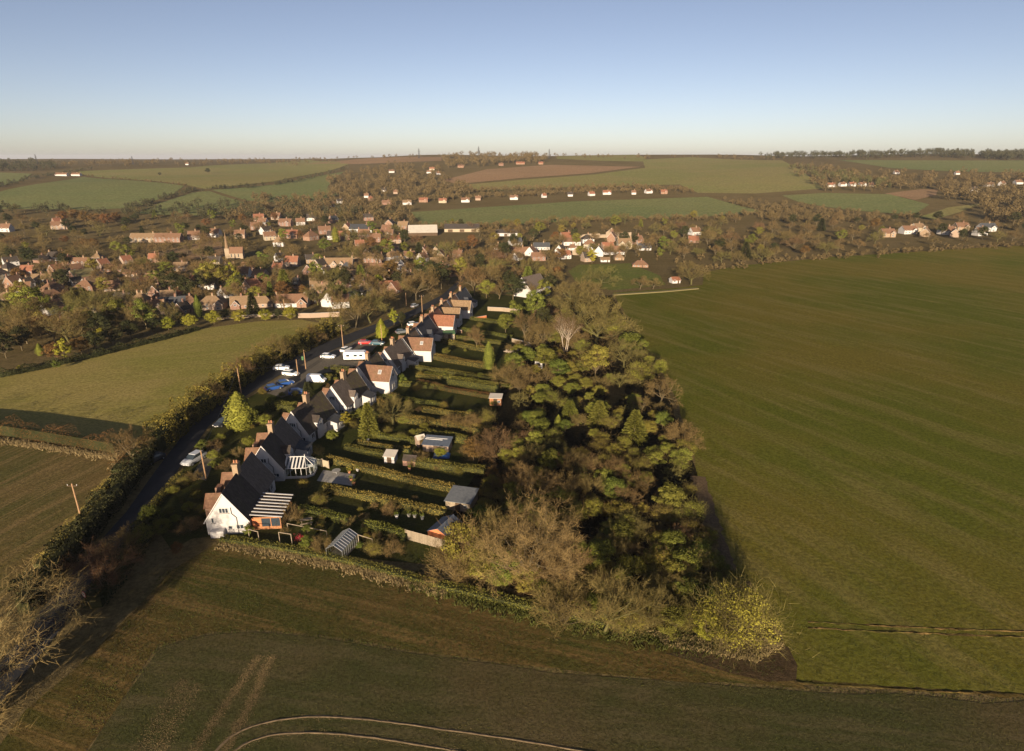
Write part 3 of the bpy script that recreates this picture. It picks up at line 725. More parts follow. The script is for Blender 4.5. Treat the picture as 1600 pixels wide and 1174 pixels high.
# ================================================================== THE ROW OF COTTAGES
RIDGE, EAVE, CW = 7.0, 2.6, 6.0
def ordinal(n):
    W = 'first second third fourth fifth sixth seventh eighth ninth tenth eleventh twelfth thirteenth fourteenth fifteenth sixteenth seventeenth eighteenth nineteenth twentieth'.split()
    T = {20: 'twenty', 30: 'thirty', 40: 'forty', 50: 'fifty', 60: 'sixty', 70: 'seventy', 80: 'eighty', 90: 'ninety'}
    if n <= 20: return W[n-1]
    if n % 10 == 0: return {30: 'thirtieth', 40: 'fortieth', 50: 'fiftieth', 60: 'sixtieth', 70: 'seventieth', 80: 'eightieth', 90: 'ninetieth'}[n]
    return T[n // 10 * 10] + '-' + W[n % 10 - 1]
COTTAGES = []
def cottage(near, far, roofs, label, wing=None, chim='brick_tan', wings_front=('tile_brown', 'brick_orange'), detail=2, rear='lean', W=CW):
    """Semi-detached pair: white rendered gables, steep roof in two halves, stack on the ridge.
    near, far: photo pixels of the two ends of the ridge."""
    a, b = at(*near, RIDGE), at(*far, RIDGE)
    d = Vector((b.x-a.x, b.y-a.y)); Ln = d.length; az = math.atan2(d.x, d.y)
    c = (a + b) / 2; c.z = tz(c.x, c.y)
    o = empty('cottage_pair', c, -az); tag(o, label, 'house', 'cottages in the row')
    h = Ln/2*0.95; w = W/2
    prof = [(-w, -0.4), (w, -0.4), (w, EAVE), (0, RIDGE-0.14), (-w, EAVE)]
    wall = MB().prism(prof, -h, h, 'y').build('wall', 'render_white', o)
    gable_roof(o, -w, w, -h, 0, EAVE, RIDGE, roofs[0], 'y', verges=(True, False))
    gable_roof(o, -w, w, 0.004, h, EAVE+0.012, RIDGE+0.012, roofs[1], 'y', verges=(False, True))
    chimney(o, -0.1, 0, RIDGE-0.7, RIDGE+1.5, 0.8, 1.3, chim, 2)
    if detail:
        # near gable: bedroom casement, ground-floor windows, down-pipe
        window(o, (-0.2, -h, 4.1), (1, 0, 0), 1.35, 0.85, 3)
        if detail > 1:
            window(o, (-2.0, -h, 2.5), (1, 0, 0), 0.42, 0.85, 1); window(o, (0.35, -h, 1.25), (1, 0, 0), 0.6, 0.6, 1); window(o, (1.75, -h, 1.3), (1, 0, 0), 1.1, 0.75, 2)
            MB().tube((1.45, -h-0.07, 0), (1.45, -h-0.07, 2.9), 0.05).tube((1.45, -h-0.07, 2.9), (0.85, -h-0.07, 3.6), 0.05).tube((0.85, -h-0.07, 3.6), (0.85, -h-0.07, 4.6), 0.05).build('down_pipe', 'metal_dark', o)
            MB().box(-2.3, -0.4, -h-0.9, -h-0.03, -0.2, 1.15).build('bunker', 'render_white', o)
        # garden side: windows and back doors under the low eaves
        for yy in (-h*0.72, -h*0.25, h*0.3, h*0.72):
            window(o, (w, yy, 1.45), (0, 1, 0), 1.1, 1.0, 2)
        for yy in (-h*0.48, h*0.52):
            MB().box(w-0.02, w+0.05, yy-0.42, yy+0.42, 0.05, 2.0).build('door', 'paint_dark', o)
    # gabled porches and dormers on the road side
    for s in (-1, 1):
        y0 = s*h*0.5
        f = MB().prism([(y0-1.3, -0.3), (y0+1.3, -0.3), (y0+1.3, 3.7), (y0, 5.0), (y0-1.3, 3.7)], -w-0.7, -w*0.35, 'x').build('front_bay', wings_front[1], o)
        gable_roof(f, -w-0.7, -w*0.30, y0-1.3, y0+1.3, 3.7, 5.15, wings_front[0], 'x', over=0.18, verges=(True, False), verge='timber')
        if detail > 1: window(f, (-w-0.7, y0, 3.1), (0, -1, 0), 1.0, 1.0, 2)
    MB().box(-w-0.55, -w+0.25, -0.65, 0.65, -0.3, 4.6).build('flue_stack', wings_front[1], o)
    # rear additions
    if rear == 'lean':
        e = MB().prism([(w-0.05, -0.3), (w+2.2, -0.3), (w+2.2, 2.0), (w-0.05, 2.55)], h*0.28, h*0.82, 'y').build('rear_extension', 'render_white', o)
        MB().slab([(w-0.3, h*0.25, 2.72), (w+2.45, h*0.25, 2.02), (w+2.45, h*0.85, 2.02), (w-0.3, h*0.85, 2.72)], 0.1).build('extension_roof', 'slate', e)
        if detail: window(e, (w+2.2, h*0.55, 1.2), (0, 1, 0), 0.9, 0.8, 2)
        g = MB().prism([(-h*0.42, -0.3), (-h*0.08, -0.3), (-h*0.08, 3.7), (-h*0.25, 4.5), (-h*0.42, 3.7)], w*0.2, w+0.35, 'x').build('rear_dormer', 'render_white', o)
        gable_roof(g, w*0.1, w+0.35, -h*0.42, -h*0.08, 3.7, 4.65, roofs[0], 'x', over=0.12, verges=(False, True), verge=None)
        if detail: window(g, (w+0.35, -h*0.25, 3.2), (0, 1, 0), 0.8, 0.7, 2)
    if wing:
        rm, lit, x1 = wing
        y0, y1 = -h*0.92, -h*0.02
        g = MB().prism([(y0, -0.3), (y1, -0.3), (y1, 3.6), ((y0+y1)/2, 6.2), (y0, 3.6)], 0.6, x1, 'x').build('rear_wing', 'render_white', o)
        gable_roof(g, 0.2, x1, y0, y1, 3.6, 6.35, rm, 'x', over=0.22, verges=(False, True))
        if lit:
            q = 0.45; zz = 6.35 - (6.35-3.6)*q; yy = (y0+y1)/2 - (y1-y0)/2*q; xx = x1*0.62
            sl = Vector((0, (y1-y0)/2, 2.75)).normalized(); nn = Vector((0, -sl.z, sl.y)); C0 = Vector((xx, yy, zz)) + nn*0.05
            U = Vector((1, 0, 0))
            def plate(hw, hh, t): 
                return MB().slab([C0 - U*hw - sl*hh + nn*t, C0 + U*hw - sl*hh + nn*t, C0 + U*hw + sl*hh + nn*t, C0 - U*hw + sl*hh + nn*t], 0.08)
            k = plate(0.42, 0.55, 0.05).build('rooflight', 'paint_white', g); plate(0.32, 0.44, 0.07).build('pane', 'metal_grey', k)
        window(g, (x1, (y0+y1)/2, 4.2), (0, 1, 0), 1.0, 0.9, 2); window(g, (x1, (y0+y1)/2, 1.5), (0, 1, 0), 1.6, 1.1, 3)
    COTTAGES.append((o, az, Ln, c)); return o
cottage((345,772), (394,706), ('tile_dark', 'tile_grey'), 'white rendered cottage pair with dark mossy roof at the field end of the row', detail=2, rear=None)
cottage((407,697), (441,651), ('tile_dark', 'tile_grey'), 'white cottage pair with brick rear dormer and glazed conservatory, second in the row', rear='lean')
cottage((454,643), (503,611), ('tile_dark', 'tile_moss'), 'white cottage pair with long black roof, third in the row')
cottage((517,603), (556,578), ('tile_grey', 'tile_moss'), 'white cottage pair with half-mossy grey roof, fourth in the row')
cottage((559,572), (590,550), ('slate', 'tile_moss'), 'white cottage pair with brown-tiled rear wing and rooflight, fifth in the row', wing=('tile_brown', True, 7.2))
cottage((600,546), (627,529), ('tile_grey', 'tile_grey'), 'white cottage pair with plain grey-brown roof, sixth in the row')
cottage((629,528), (647,512), ('tile_dark', 'tile_tan'), 'white cottage pair with tan rear wing and square rooflight, seventh in the row', wing=('tile_brown', True, 7.6))
cottage((650,510), (669,493), ('slate', 'slate'), 'cottage pair with blue-grey slate roof, eighth in the row', detail=1)
cottage((669,492), (684,480), ('tile_red', 'tile_red'), 'cottage pair with orange-red tiled rear wing, ninth in the row', wing=('tile_red', False, 7.8), detail=1)
cottage((684,480), (697,470), ('tile_dark', 'tile_tan'), 'cottage pair with tan ridge and dark slope, tenth in the row', wing=('tile_tan', False, 7.0), detail=1)
cottage((699,468), (711,460), ('tile_tan', 'tile_brown'), 'cottage pair with broad tan rear roof, eleventh in the row', wing=('tile_tan', False, 8.0), detail=1)
cottage((712,459), (727,449), ('slate', 'slate'), 'dark slate cottage pair closing the far end of the row', detail=1)

# timber lean-to with striped clear roof on the first pair
o1, az1, L1, c1 = COTTAGES[0]
def on(cot, x, y, z=0.0):
    o, az, Ln, c = cot
    return Vector((c.x + x*math.cos(az) + y*math.sin(az), c.y - x*math.sin(az) + y*math.cos(az), 0)) + Vector((0, 0, tz(c.x, c.y) + z))
lt = empty('timber_garden_room', on(COTTAGES[0], CW/2 + 0.05, -L1/2 + 1.2), -az1)
tag(lt, 'orange timber garden room with white-ribbed sloping roof against the end cottage', 'garden room')
WX, WY, ZA, ZB = 4.3, 6.2, 2.5, 2.1
MB().box(0, WX, 0, 0.1, -0.2, 0.6).box(WX-0.1, WX, 0.1, WY, -0.2, 0.6).box(0, WX-0.1, WY-0.1, WY, -0.2, 2.0).build('panel_wall', 'timber', lt)
for k in range(4):
    MB().box(k*(WX-0.12)/3, k*(WX-0.12)/3+0.12, -0.015, 0.1, 0.6, 2.15).build('post', 'timber', lt)
for k in range(1, 6):
    MB().box(WX-0.1, WX+0.015, k*WY/5.4-0.06, k*WY/5.4+0.06, 0.6, 2.1).build('post', 'timber', lt)
MB().box(0, WX+0.015, -0.03, 0.12, 2.0, 2.2).box(WX-0.1, WX+0.03, 0.12, WY, 1.95, 2.12).build('head_beam', 'timber', lt)
for k in range(3):
    x0 = k*(WX-0.12)/3+0.13; MB().box(x0, x0+(WX-0.12)/3-0.14, 0.03, 0.06, 0.61, 1.99).build('pane', 'glass_dark' if k else 'tarpaulin_orange', lt)
MB().slab([(0, -0.2, ZA+0.25), (WX+0.3, -0.2, ZB+0.1), (WX+0.3, WY+0.1, ZB+0.1), (0, WY+0.1, ZA+0.25)], 0.04).build('roof_sheet', 'timber_dark', lt)
for k in range(8):
    y = -0.1 + k*(WY)/7
    MB().slab([(0, y-0.11, ZA+0.33), (WX+0.34, y-0.11, ZB+0.18), (WX+0.34, y+0.11, ZB+0.18), (0, y+0.11, ZA+0.33)], 0.07).build('glazing_bar', 'paint_white', lt)

# white conservatory on the second pair: octagonal front, glazed ridge
o2, az2, L2, c2 = COTTAGES[1]
cv = empty('conservatory', on(COTTAGES[1], CW/2 + 0.05, -L2*0.42), -az2)
tag(cv, 'white-framed glass conservatory with ribbed roof behind the second cottage pair', 'conservatory')
CX, CY, E_, R_ = 4.6, 4.2, 2.1, 3.3
plan = [(0, 0), (CX-1.0, 0), (CX, 1.0), (CX, CY-1.0), (CX-1.0, CY), (0, CY)]
b = MB()
for k in range(5):
    (xa, ya), (xb, yb) = plan[k], plan[k+1]
    b.tube((xa, ya, E_), (xb, yb, E_), 0.07, sides=4); b.tube((xa, ya, 0.55), (xb, yb, 0.55), 0.06, sides=4)
    n = max(1, round(math.hypot(xb-xa, yb-ya)/0.8))
    for q in range(n+1):
        t = q/n; MB().tube((xa+(xb-xa)*t, ya+(yb-ya)*t, 0), (xa+(xb-xa)*t, ya+(yb-ya)*t, E_), 0.05, sides=4).build('mullion', 'paint_white', cv)
    MB().poly([(xa, ya, 0.55), (xb, yb, 0.55), (xb, yb, E_), (xa, ya, E_)]).build('pane', 'glass_clear', cv)
    MB().slab([(xa, ya, 0.55), (xb, yb, 0.55), (xb, yb, -0.2), (xa, ya, -0.2)], 0.06).build('dwarf_wall', 'render_white', cv)
b.build('frame_rail', 'paint_white', cv)
hub, hub0 = (CX-1.6, CY/2, R_), (0, CY/2, R_)
MB().tube(hub0, hub, 0.08, sides=6).build('ridge_bar', 'paint_white', cv)
MB().tube(hub, (hub[0], hub[1], R_+0.5), 0.09, 0.02).build('finial', 'paint_white', cv)
for (xa, ya) in plan[1:5]: MB().tube(hub, (xa, ya, E_), 0.06, sides=4).build('hip_bar', 'paint_white', cv)
MB().tube(hub, (CX, CY/2, E_), 0.05, sides=4).build('hip_bar', 'paint_white', cv)
for k in range(6):
    x = k*(CX-1.6)/5
    for yy in (0, CY): 
        dirn = Vector((0, yy - CY/2, E_ - R_))
        MB().slab([(x-0.13, CY/2, R_+0.03), (x+0.13, CY/2, R_+0.03), (x+0.13, yy, E_+0.05), (x-0.13, yy, E_+0.05)], 0.05).build('roof_bar', 'paint_white', cv)
for yy in (0, CY):
    MB().poly([(0, yy, E_), (CX-1.0, yy, E_), hub, hub0]).build('roof_pane', 'glass_clear', cv)
for k in range(1, 4):
    MB().poly([(*plan[k], E_), (*plan[k+1], E_), hub]).build('roof_pane', 'glass_clear', cv)
# ================================================================== VILLAGE HOUSES, BARNS, CHURCH
_wf = MB(); _wf.box(-0.6,-0.5,-0.05,0.05,-0.6,0.6).box(0.5,0.6,-0.05,0.05,-0.6,0.6).box(-0.5,0.5,-0.05,0.05,0.5,0.6).box(-0.5,0.5,-0.05,0.05,-0.6,-0.5).box(-0.05,0.05,-0.045,0.045,-0.5,0.5)
WIN_FRAME = _wf.mesh('window', 'paint_white')
WIN_PANE = MB().box(-0.52,0.52,-0.02,0.02,-0.52,0.52).mesh('pane', 'glass_dark')
DOOR_MESH = MB().box(-0.45,0.45,-0.04,0.04,0,2.0).mesh('door', 'timber_dark')
HOUSES = []     # (px, py, half width px): kept clear of trees that would hide them
def vwin(parent, loc, rz, sx=1.0, sz=1.0):
    f = put('window', WIN_FRAME, parent, loc, rz, (sx, 1, sz)); put('pane', WIN_PANE, f); return f
def house(px, py, Lm, Wm, yaw, ze, rise, roof, wall, label, chim=1, hip=False, wing=None, win=2, verge='paint_white', name='village_house', group='houses in the village', flat=False, cat='house'):
    """A village house; ridge along local x. yaw 0: long side towards the camera. wing: (x position, projection, width, wall material)."""
    p = at(px, py); p = Vector((p.x, p.y, tz(p.x, p.y)))
    azc = math.atan2(p.x, p.y)
    o = empty(name, p, R(yaw)); tag(o, label, cat, group)
    ze *= 0.82; rise *= 1.08
    l, w = Lm/2, Wm/2; zr = ze + rise
    if flat:
        MB().box(-l, l, -w, w, -1.5, ze).build('wall', wall, o)
        MB().box(-l-0.2, l+0.2, -w-0.2, w+0.2, ze+0.003, ze+0.3).build('roof', roof, o)
    elif hip:
        MB().box(-l, l, -w, w, -1.5, ze).build('wall', wall, o)
        e = 0.4; k = max(0.3, l-w); m = MB()
        a = [(-l-e,-w-e,ze-0.1), (l+e,-w-e,ze-0.1), (l+e,w+e,ze-0.1), (-l-e,w+e,ze-0.1)]; r0, r1 = (-k,0,zr), (k,0,zr)
        m.poly([a[0], a[1], r1, r0]); m.poly([a[1], a[2], r1]); m.poly([a[2], a[3], r0, r1]); m.poly([a[3], a[0], r0]); m.poly(a[::-1])
        m.build('roof', roof, o)
    else:
        MB().prism([(-w, -1.5), (w, -1.5), (w, ze), (0, zr-0.14), (-w, ze)], -l, l, 'x').build('wall', wall, o)
        gable_roof(o, -l, l, -w, w, ze, zr, roof, 'x', over=0.35, verge=verge)
    for k in range(chim):
        x = (-l+0.6) if (k == 0 and chim > 1) else (l-0.6 if k == 1 else l*0.25)
        if flat: break
        if hip: x *= 0.4
        chimney(o, x, 0, zr-0.8, zr+1.3, 0.9, 0.7, 'brick_red' if 'brick' in wall else 'brick_tan', 2)
    if wing:
        for wx, pr, ww, wm in (wing if isinstance(wing, list) else [wing]):
            wr = ze + rise*min(0.95, ww/Wm)
            g = MB().prism([(wx-ww/2, -1.5), (wx+ww/2, -1.5), (wx+ww/2, ze), (wx, wr-0.13), (wx-ww/2, ze)], -w-pr, 0, 'y').build('cross_wing', wm, o)
            gable_roof(g, wx-ww/2, wx+ww/2, -w-pr, 0, ze, wr, roof, 'y', over=0.3, verges=(True, False), verge=verge)
            if win: 
                vwin(g, (wx, -w-pr-0.04, min(ze, 3.5)), 0, 1.3, 1)
                if ze > 3.6: vwin(g, (wx, -w-pr-0.04, 1.4), 0, 1.6, 1.1)
    if win:
        rows = [1.4, 3.3] if ze > 3.6 else [1.4]
        n = max(2, int(Lm/3.2))
        for zz in rows:
            for k in range(n):
                x = -l + (k+0.5)*Lm/n
                if wing and any(abs(x-q[0]) < q[2]/2+0.7 for q in (wing if isinstance(wing, list) else [wing])): continue
                if zz < 2 and k == n//2: put('door', DOOR_MESH, o, (x, -w-0.03, 0.05)); continue
                vwin(o, (x, -w-0.04, zz), 0)
        if not hip and not flat and win > 1:
            for s in (-1, 1): vwin(o, (s*(l+0.04), 0, max(rows[-1], ze*0.75)), math.pi/2)
    k = 0.66 if py > 385 else (0.8 if py > 330 else 0.68)
    if px > 1040 and py > 430 or (812 < px < 850 and py > 450): k = 0.9
    o.scale = (k, k, k)
    HOUSES.append((px, py, k*Lm/2/pxsize(p), 6))
    return o
W_, C_, P_, S_ = 'render_white', 'render_cream', 'render_pink', 'stone_pale'
BO, BR, BT = 'brick_orange', 'brick_red', 'brick_tan'
# ---- left part of the village, beyond the meadow
house(24,449,9,8,78,4.8,4.2,'tile_brown',BO,'tan-orange gabled house at the village edge under two tall stacks',chim=2)
house(14,470,13,9,-6,3.0,3.0,'tile_tan',P_,'pink bungalow with tan hipped roof behind the cedar',hip=True)
house(43,448,7,7,70,3.6,3.4,'tile_dark',W_,'small white gable between the tan house and the long roof',win=1)
house(62,440,20,8,4,3.0,3.0,'tile_tan',BT,'long tan-roofed house with a single orange stack')
house(84,490,9,8,62,4.8,4.0,'tile_brown',W_,'timber-framed gable house behind pale pine trunks')
house(112,496,9,7,10,4.6,2.6,'tile_brown',BO,'orange brick house below the branching bare tree')
house(152,494,13,8,-12,5.6,0.3,'felt_grey',C_,'cream flat-roofed terrace block, its near half',flat=True,chim=0)
house(181,491,8,8,-12,5.6,0.3,'felt_grey',C_,'cream flat-roofed terrace block, its shorter far half',flat=True,chim=0)
house(136,455,12,9,8,4.4,3.6,'tile_brown',BR,'brown hipped house with a stack on its ridge behind the bare trees',hip=True)
house(121,449,7,7,60,4.6,3.4,'tile_dark',W_,'dark-roofed house with white verge beside the brown hipped house')
house(108,414,8,7,64,4.4,3.6,'tile_red',BO,'terracotta gable house at the head of the dark roofs',win=1)
house(90,428,9,8,70,4.4,3.8,'tile_red',BO,'red-orange brick gable above the long tan roof',win=1)
house(130,415,14,7,4,4.4,3.0,'tile_brown',P_,'row of pale gables on a brown roof near the moor trees',win=1)
house(162,419,8,7,66,4.6,3.8,'tile_red',P_,'pink gable rising over a dark hedge line',win=1)
house(180,424,16,8,2,3.2,3.0,'tile_brown',BR,'long low brown roof beside the pink gable',win=1)
house(198,413,8,7,58,4.4,3.6,'tile_red',P_,'salmon gable house at the edge of the dark conifers',win=1)
house(205,432,12,7,-8,3.2,2.6,'tile_brown',P_,'low pink house with dark roof and white car porch',win=1)
house(129,436,15,13,60,3.4,4.2,'dry_grass_roof',BR,'broad olive-roofed barn among dark village roofs',win=0,chim=0,name='barn',cat='barn',group=None)
house(250,466,10,9,84,5.0,4.6,'tile_dark',BR,'dark brick house with bright white bargeboards',chim=1)
house(246,489,9,8,6,5.0,3.4,'tile_brown',BR,'red brick house with tall white windows beside the round bushes')
house(258,490,7,7,74,3.4,3.6,'tile_dark',P_,'pink gable behind the first round bush')
house(272,483,14,9,20,4.4,3.6,'slate',BR,'blue-slate house with long sloping roof')
house(287,489,7,7,72,3.4,3.4,'tile_dark',BO,'orange gable beside the second round bush')
house(298,481,12,9,8,4.4,3.4,'tile_brown',BO,'brick house with pyramid roof and white bay beside the green column tree',hip=True)
house(333,482,15,10,12,4.4,3.8,'tile_tan',P_,'pink house with grey-tan hipped roof above the round bushes',hip=True,wing=(4.5,1.8,5,P_))
house(376,481,10,8,16,3.4,4.0,'tile_tan',BO,'small brick house with tan gables beside a pale lane',wing=(-2,1.2,4.5,BR))
house(404,479,18,8,8,3.2,3.4,'tile_tan',P_,'long pink-walled bungalow with tan roof behind the boundary trees',hip=True)
house(395,458,9,9,60,6.0,4.2,'tile_red',BO,'tall orange-brick gabled house with clustered chimneys',chim=2)
house(412,450,9,8,20,5.4,3.8,'tile_red',BR,'red-roofed brick house joined to the orange gable')
house(458,478,19,9,6,3.6,4.0,'tile_brown',W_,'white-windowed house with brick cross gable and brown roof',wing=(6.5,2.2,5.6,BO),chim=2)
house(486,473,9,9,72,3.6,4.6,'tile_tan',BR,'tan steep-roofed house beside the brick cross gable')
house(500,452,12,9,10,4.4,3.8,'tile_tan',BR,'tan-roofed house with bare tree before it')
house(518,478,8,9,80,4.4,4.8,'tile_brown',W_,'white timbered gable house behind the pale boundary wall')
house(533,480,10,8,14,5.2,3.2,'tile_brown',W_,'house with white-striped brick bays beside the timbered gable')
house(486,428,9,9,76,3.4,4.6,'tile_dark',BR,'dark gable house with pale diamond bargeboards')
house(500,419,9,8,64,4.0,4.0,'tile_dark',P_,'dark-roofed house with sloping pink verge')
house(530,417,24,9,2,3.4,4.4,'tile_tan',P_,'long tan-roofed house with twin white-trimmed gables',wing=[(-3.0,1.5,5,P_),(3.2,1.5,5,P_)],chim=2)
house(575,410,26,8,0,4.6,3.4,'tile_tan',BR,'long terrace with row of orange stacks behind the twin gables',chim=2)
house(586,424,20,8,2,3.4,3.2,'tile_brown',P_,'low brown-roofed terrace with pale doors')
house(553,438,20,8,0,4.8,3.6,'tile_tan',W_,'white rendered house with red-edged bays and tan roof',chim=2)
house(565,461,15,8,6,3.0,3.0,'slate',W_,'dark slate bungalow with white fascia')
house(604,455,9,8,30,3.2,4.0,'tile_red',BR,'red-tiled house, the smaller of two joined red roofs',chim=0)
house(617,457,8,8,70,3.2,4.4,'tile_red',BR,'bright red-tiled roof next to the bare roadside trees',chim=0)
house(607,436,7,6,10,3.2,2.6,'tile_brown',P_,'small pink cottage beyond the red roofs',win=1)
house(630,422,8,8,80,5.0,4.4,'tile_dark',W_,'white gable house beside the lane trees')
house(660,409,9,8,66,4.4,4.2,'tile_brown',W_,'white gable with brown roof near the orange wood')
house(695,416,24,9,4,3.6,4.2,'tile_tan',BR,'broad tan roof in front of the dark lane trees',chim=1)
house(640,404,10,7,10,4.2,3.0,'tile_brown',P_,'pink house half hidden behind village trees',win=1)
# ---- white house near the wood, and the knot of white houses on the lane
house(829,461,14,11,52,4.6,5.2,'tile_grey',W_,'big white house with dark roof standing alone beyond the gardens',chim=0,verge='paint_white',wing=(3.0,1.5,6,W_))
house(876,397,9,8,60,5.0,4.4,'tile_dark',W_,'tall white gabled house at the lane corner',chim=1)
house(893,383,15,8,4,4.2,2.6,'tile_brown',W_,'long white house with a flat top-lit front',win=1)
house(882,404,10,8,18,4.6,3.4,'tile_red',W_,'white house with red roof stepping down to the paddock')
house(902,398,8,8,72,4.4,4.2,'tile_tan',S_,'pale stone gable with steep tan roof')
house(924,395,9,8,58,5.0,4.0,'tile_dark',W_,'white house with dark verge behind the inn gable')
house(935,400,10,9,80,5.2,5.0,'slate',W_,'large bright white gable facing the paddock',chim=1)
house(958,397,20,9,2,3.6,4.4,'tile_brown',W_,'long brown-roofed house with white front beside the white gable',chim=2)
house(975,388,14,10,4,6.4,4.4,'tile_tan',C_,'cream gabled mansion with paired front gables',wing=[(-3.6,1.5,5,C_),(3.2,1.5,5.4,C_)],chim=2)
house(830,399,11,9,70,4.0,4.8,'tile_brown',W_,'white gable at the end of a long brown roof')
house(812,398,22,8,4,3.6,4.0,'tile_brown',P_,'long brown roof joined to the white gable')
house(846,390,16,8,0,4.0,3.4,'slate',W_,'slate-roofed house over a white wall behind the brown roof',win=1)
house(782,402,12,8,-4,3.4,3.6,'tile_brown',BR,'brick cottage half hidden at the head of the row')
house(1000,417,13,8,-8,2.6,3.0,'tile_brown',BO,'orange brick bungalow with tiled roof on the paddock edge',hip=True)
house(1054,442,4.5,4,14,2.3,1.2,'tile_red',W_,'small white hut at the big field corner',win=1,chim=0,name='field_hut',group=None,cat='hut')
house(1085,367,10,8,20,4.2,3.4,'tile_brown',W_,'white house alone among the trees beyond the paddock',win=1)
house(1083,379,9,8,-10,3.2,3.0,'tile_red',BR,'low red house under the white one beyond the paddock',win=1)
house(945,409,8,6,0,2.6,1.6,'tile_tan',W_,'low white outbuilding below the large white gable',win=1,chim=0)
# ---- behind: lane to the church and the mill
FARH = [
 (405,345,11,20,'tile_red',BO),(412,352,9,-10,'tile_brown',W_),(416,366,10,60,'tile_dark',W_),(402,359,11,10,'tile_brown',BR),(432,343,10,5,'tile_brown',P_),(447,353,13,0,'tile_brown',BR),(470,352,9,20,'tile_brown',W_),
 (520,374,9,10,'tile_dark',W_),(538,374,12,0,'tile_red',BR),(600,371,18,4,'tile_brown',BO),(438,408,8,60,'tile_dark',W_),(487,345,9,0,'tile_dark',W_),(422,375,10,30,'tile_brown',C_),(455,372,14,0,'tile_red',BO),(376,372,9,10,'tile_brown',P_),
 (520,323,9,10,'tile_brown',W_),(531,318,9,30,'tile_dark',W_),(573,309,8,0,'tile_brown',W_),(579,314,7,40,'tile_red',BO),(605,320,16,4,'tile_brown',BR),(636,320,14,10,'tile_tan',W_),(662,316,15,0,'tile_red',BO),(692,317,13,0,'tile_red',C_),(727,316,14,6,'tile_brown',W_),(747,313,9,0,'tile_brown',P_),
 (803,312,14,0,'tile_brown',W_),(850,309,8,30,'tile_red',W_),(891,307,9,0,'tile_dark',W_),(924,306,11,20,'tile_red',W_),(948,304,15,0,'tile_red',W_),(990,304,8,0,'tile_brown',W_),(1013,302,13,20,'tile_brown',W_),(1037,303,12,0,'tile_red',BO),
 (612,270,14,10,'tile_brown',W_),(671,271,13,0,'tile_brown',W_),(685,273,10,20,'tile_brown',W_),(675,266,14,0,'tile_red',C_),(600,300,9,0,'tile_dark',W_),(618,303,8,10,'tile_brown',P_),
 (720,262,17,0,'tile_brown',BO),(813,257,26,2,'tile_red',BO),(845,257,14,0,'tile_red',BO),(783,259,14,0,'tile_brown',BR),
 (1298,292,16,0,'tile_red',W_),(1316,291,13,10,'tile_brown',W_),(1331,291,12,0,'tile_red',W_),(1347,291,13,0,'tile_brown',W_),(1360,292,9,0,'tile_brown',C_),
 (1418,365,14,6,'tile_brown',W_),(1432,361,12,20,'tile_tan',C_),(1445,369,10,50,'tile_tan',BT),(1478,366,13,10,'tile_brown',W_),(1490,370,9,60,'tile_brown',P_),(1500,360,12,0,'tile_brown',BT),(1540,361,14,0,'slate',W_),(1385,370,12,0,'tile_brown',BT),(1530,368,10,10,'tile_brown',W_),
 (1545,292,13,0,'tile_brown',W_),(1565,290,10,20,'tile_brown',W_),(1520,300,11,0,'tile_dark',W_),(1590,288,13,0,'tile_brown',W_),(1400,272,10,0,'tile_brown',W_),(1495,273,9,0,'tile_brown',W_),
 (97,275,30,-3,'tile_brown',W_),(120,275,22,-3,'tile_brown',W_),(293,258,10,0,'tile_brown',W_),(95,358,14,20,'tile_brown',P_),(90,352,7,60,'tile_red',BO),
 (235,378,30,4,'tile_tan',S_),(305,374,10,10,'tile_brown',W_),(336,370,11,0,'tile_brown',W_),(265,378,22,4,'tile_brown',BR),(18,415,10,50,'tile_dark',W_),(12,362,9,0,'tile_brown',W_),
]
RN = {'tile_red': 'red roof', 'tile_brown': 'brown roof', 'tile_dark': 'dark roof', 'tile_tan': 'tan roof', 'slate': 'slate roof'}
WN = {W_: 'white', C_: 'cream', P_: 'pink', S_: 'pale stone', BO: 'orange brick', BR: 'red brick', BT: 'tan brick'}
FAR_HOUSES = []
for (px, py, Lm, yaw, rf, wl) in FARH:
    ob = house(px, py, Lm, min(9, Lm*0.75), yaw, 4.6, 3.4, rf, wl, None, chim=1, win=1 if py > 340 else 0, wing=(Lm*0.22, 1.2, 4.2, wl) if Lm > 11.5 and Lm < 20 and py > 290 else None, name='distant_house', group='houses on the far slopes')
    FAR_HOUSES.append((ob, f'{WN[wl]} house with {RN[rf]}', Vector(ob.location)))

# the packed lesser roofs of the village
def more_houses(poly, n, Lr):
    P = np.array(poly, float); lo, hi = P.min(0), P.max(0); done = tries = 0
    while done < n and tries < 3000:
        tries += 1; x, y = random.uniform(lo[0], hi[0]), random.uniform(lo[1], hi[1])
        if not in_poly([(x, y)], P)[0]: continue
        Lm = random.uniform(*Lr); hw = 0.75*Lm/2/pxsize(at(x, y))
        if any(abs(x-a) < hw+c and abs(y-b) < 7 for a, b, c, _ in HOUSES): continue
        rf = random.choices(['tile_brown', 'tile_red', 'tile_dark', 'tile_tan', 'slate'], [34, 16, 20, 20, 10])[0]; wl = random.choices([W_, P_, BR, BO, BT, C_], [18, 16, 30, 20, 10, 6])[0]
        ob = house(x, y, Lm, random.uniform(6.5, 8.5), random.choice([0, 8, -10, 62, 70, 80, 20]), random.choice([3.0, 4.4, 4.8]), random.uniform(3.0, 4.2), rf, wl, None, chim=random.choice([1, 1, 2]), hip=random.random() < 0.25, win=1, group='houses in the village')
        FAR_HOUSES.append((ob, f'{WN[wl]} village house with {RN[rf]}', Vector(ob.location))); done += 1
more_houses([(0,405),(230,408),(420,415),(560,405),(560,470),(440,462),(300,470),(230,478),(0,470)], 42, (8, 13))
more_houses([(560,396),(720,392),(720,430),(640,450),(570,470)], 14, (8, 14))
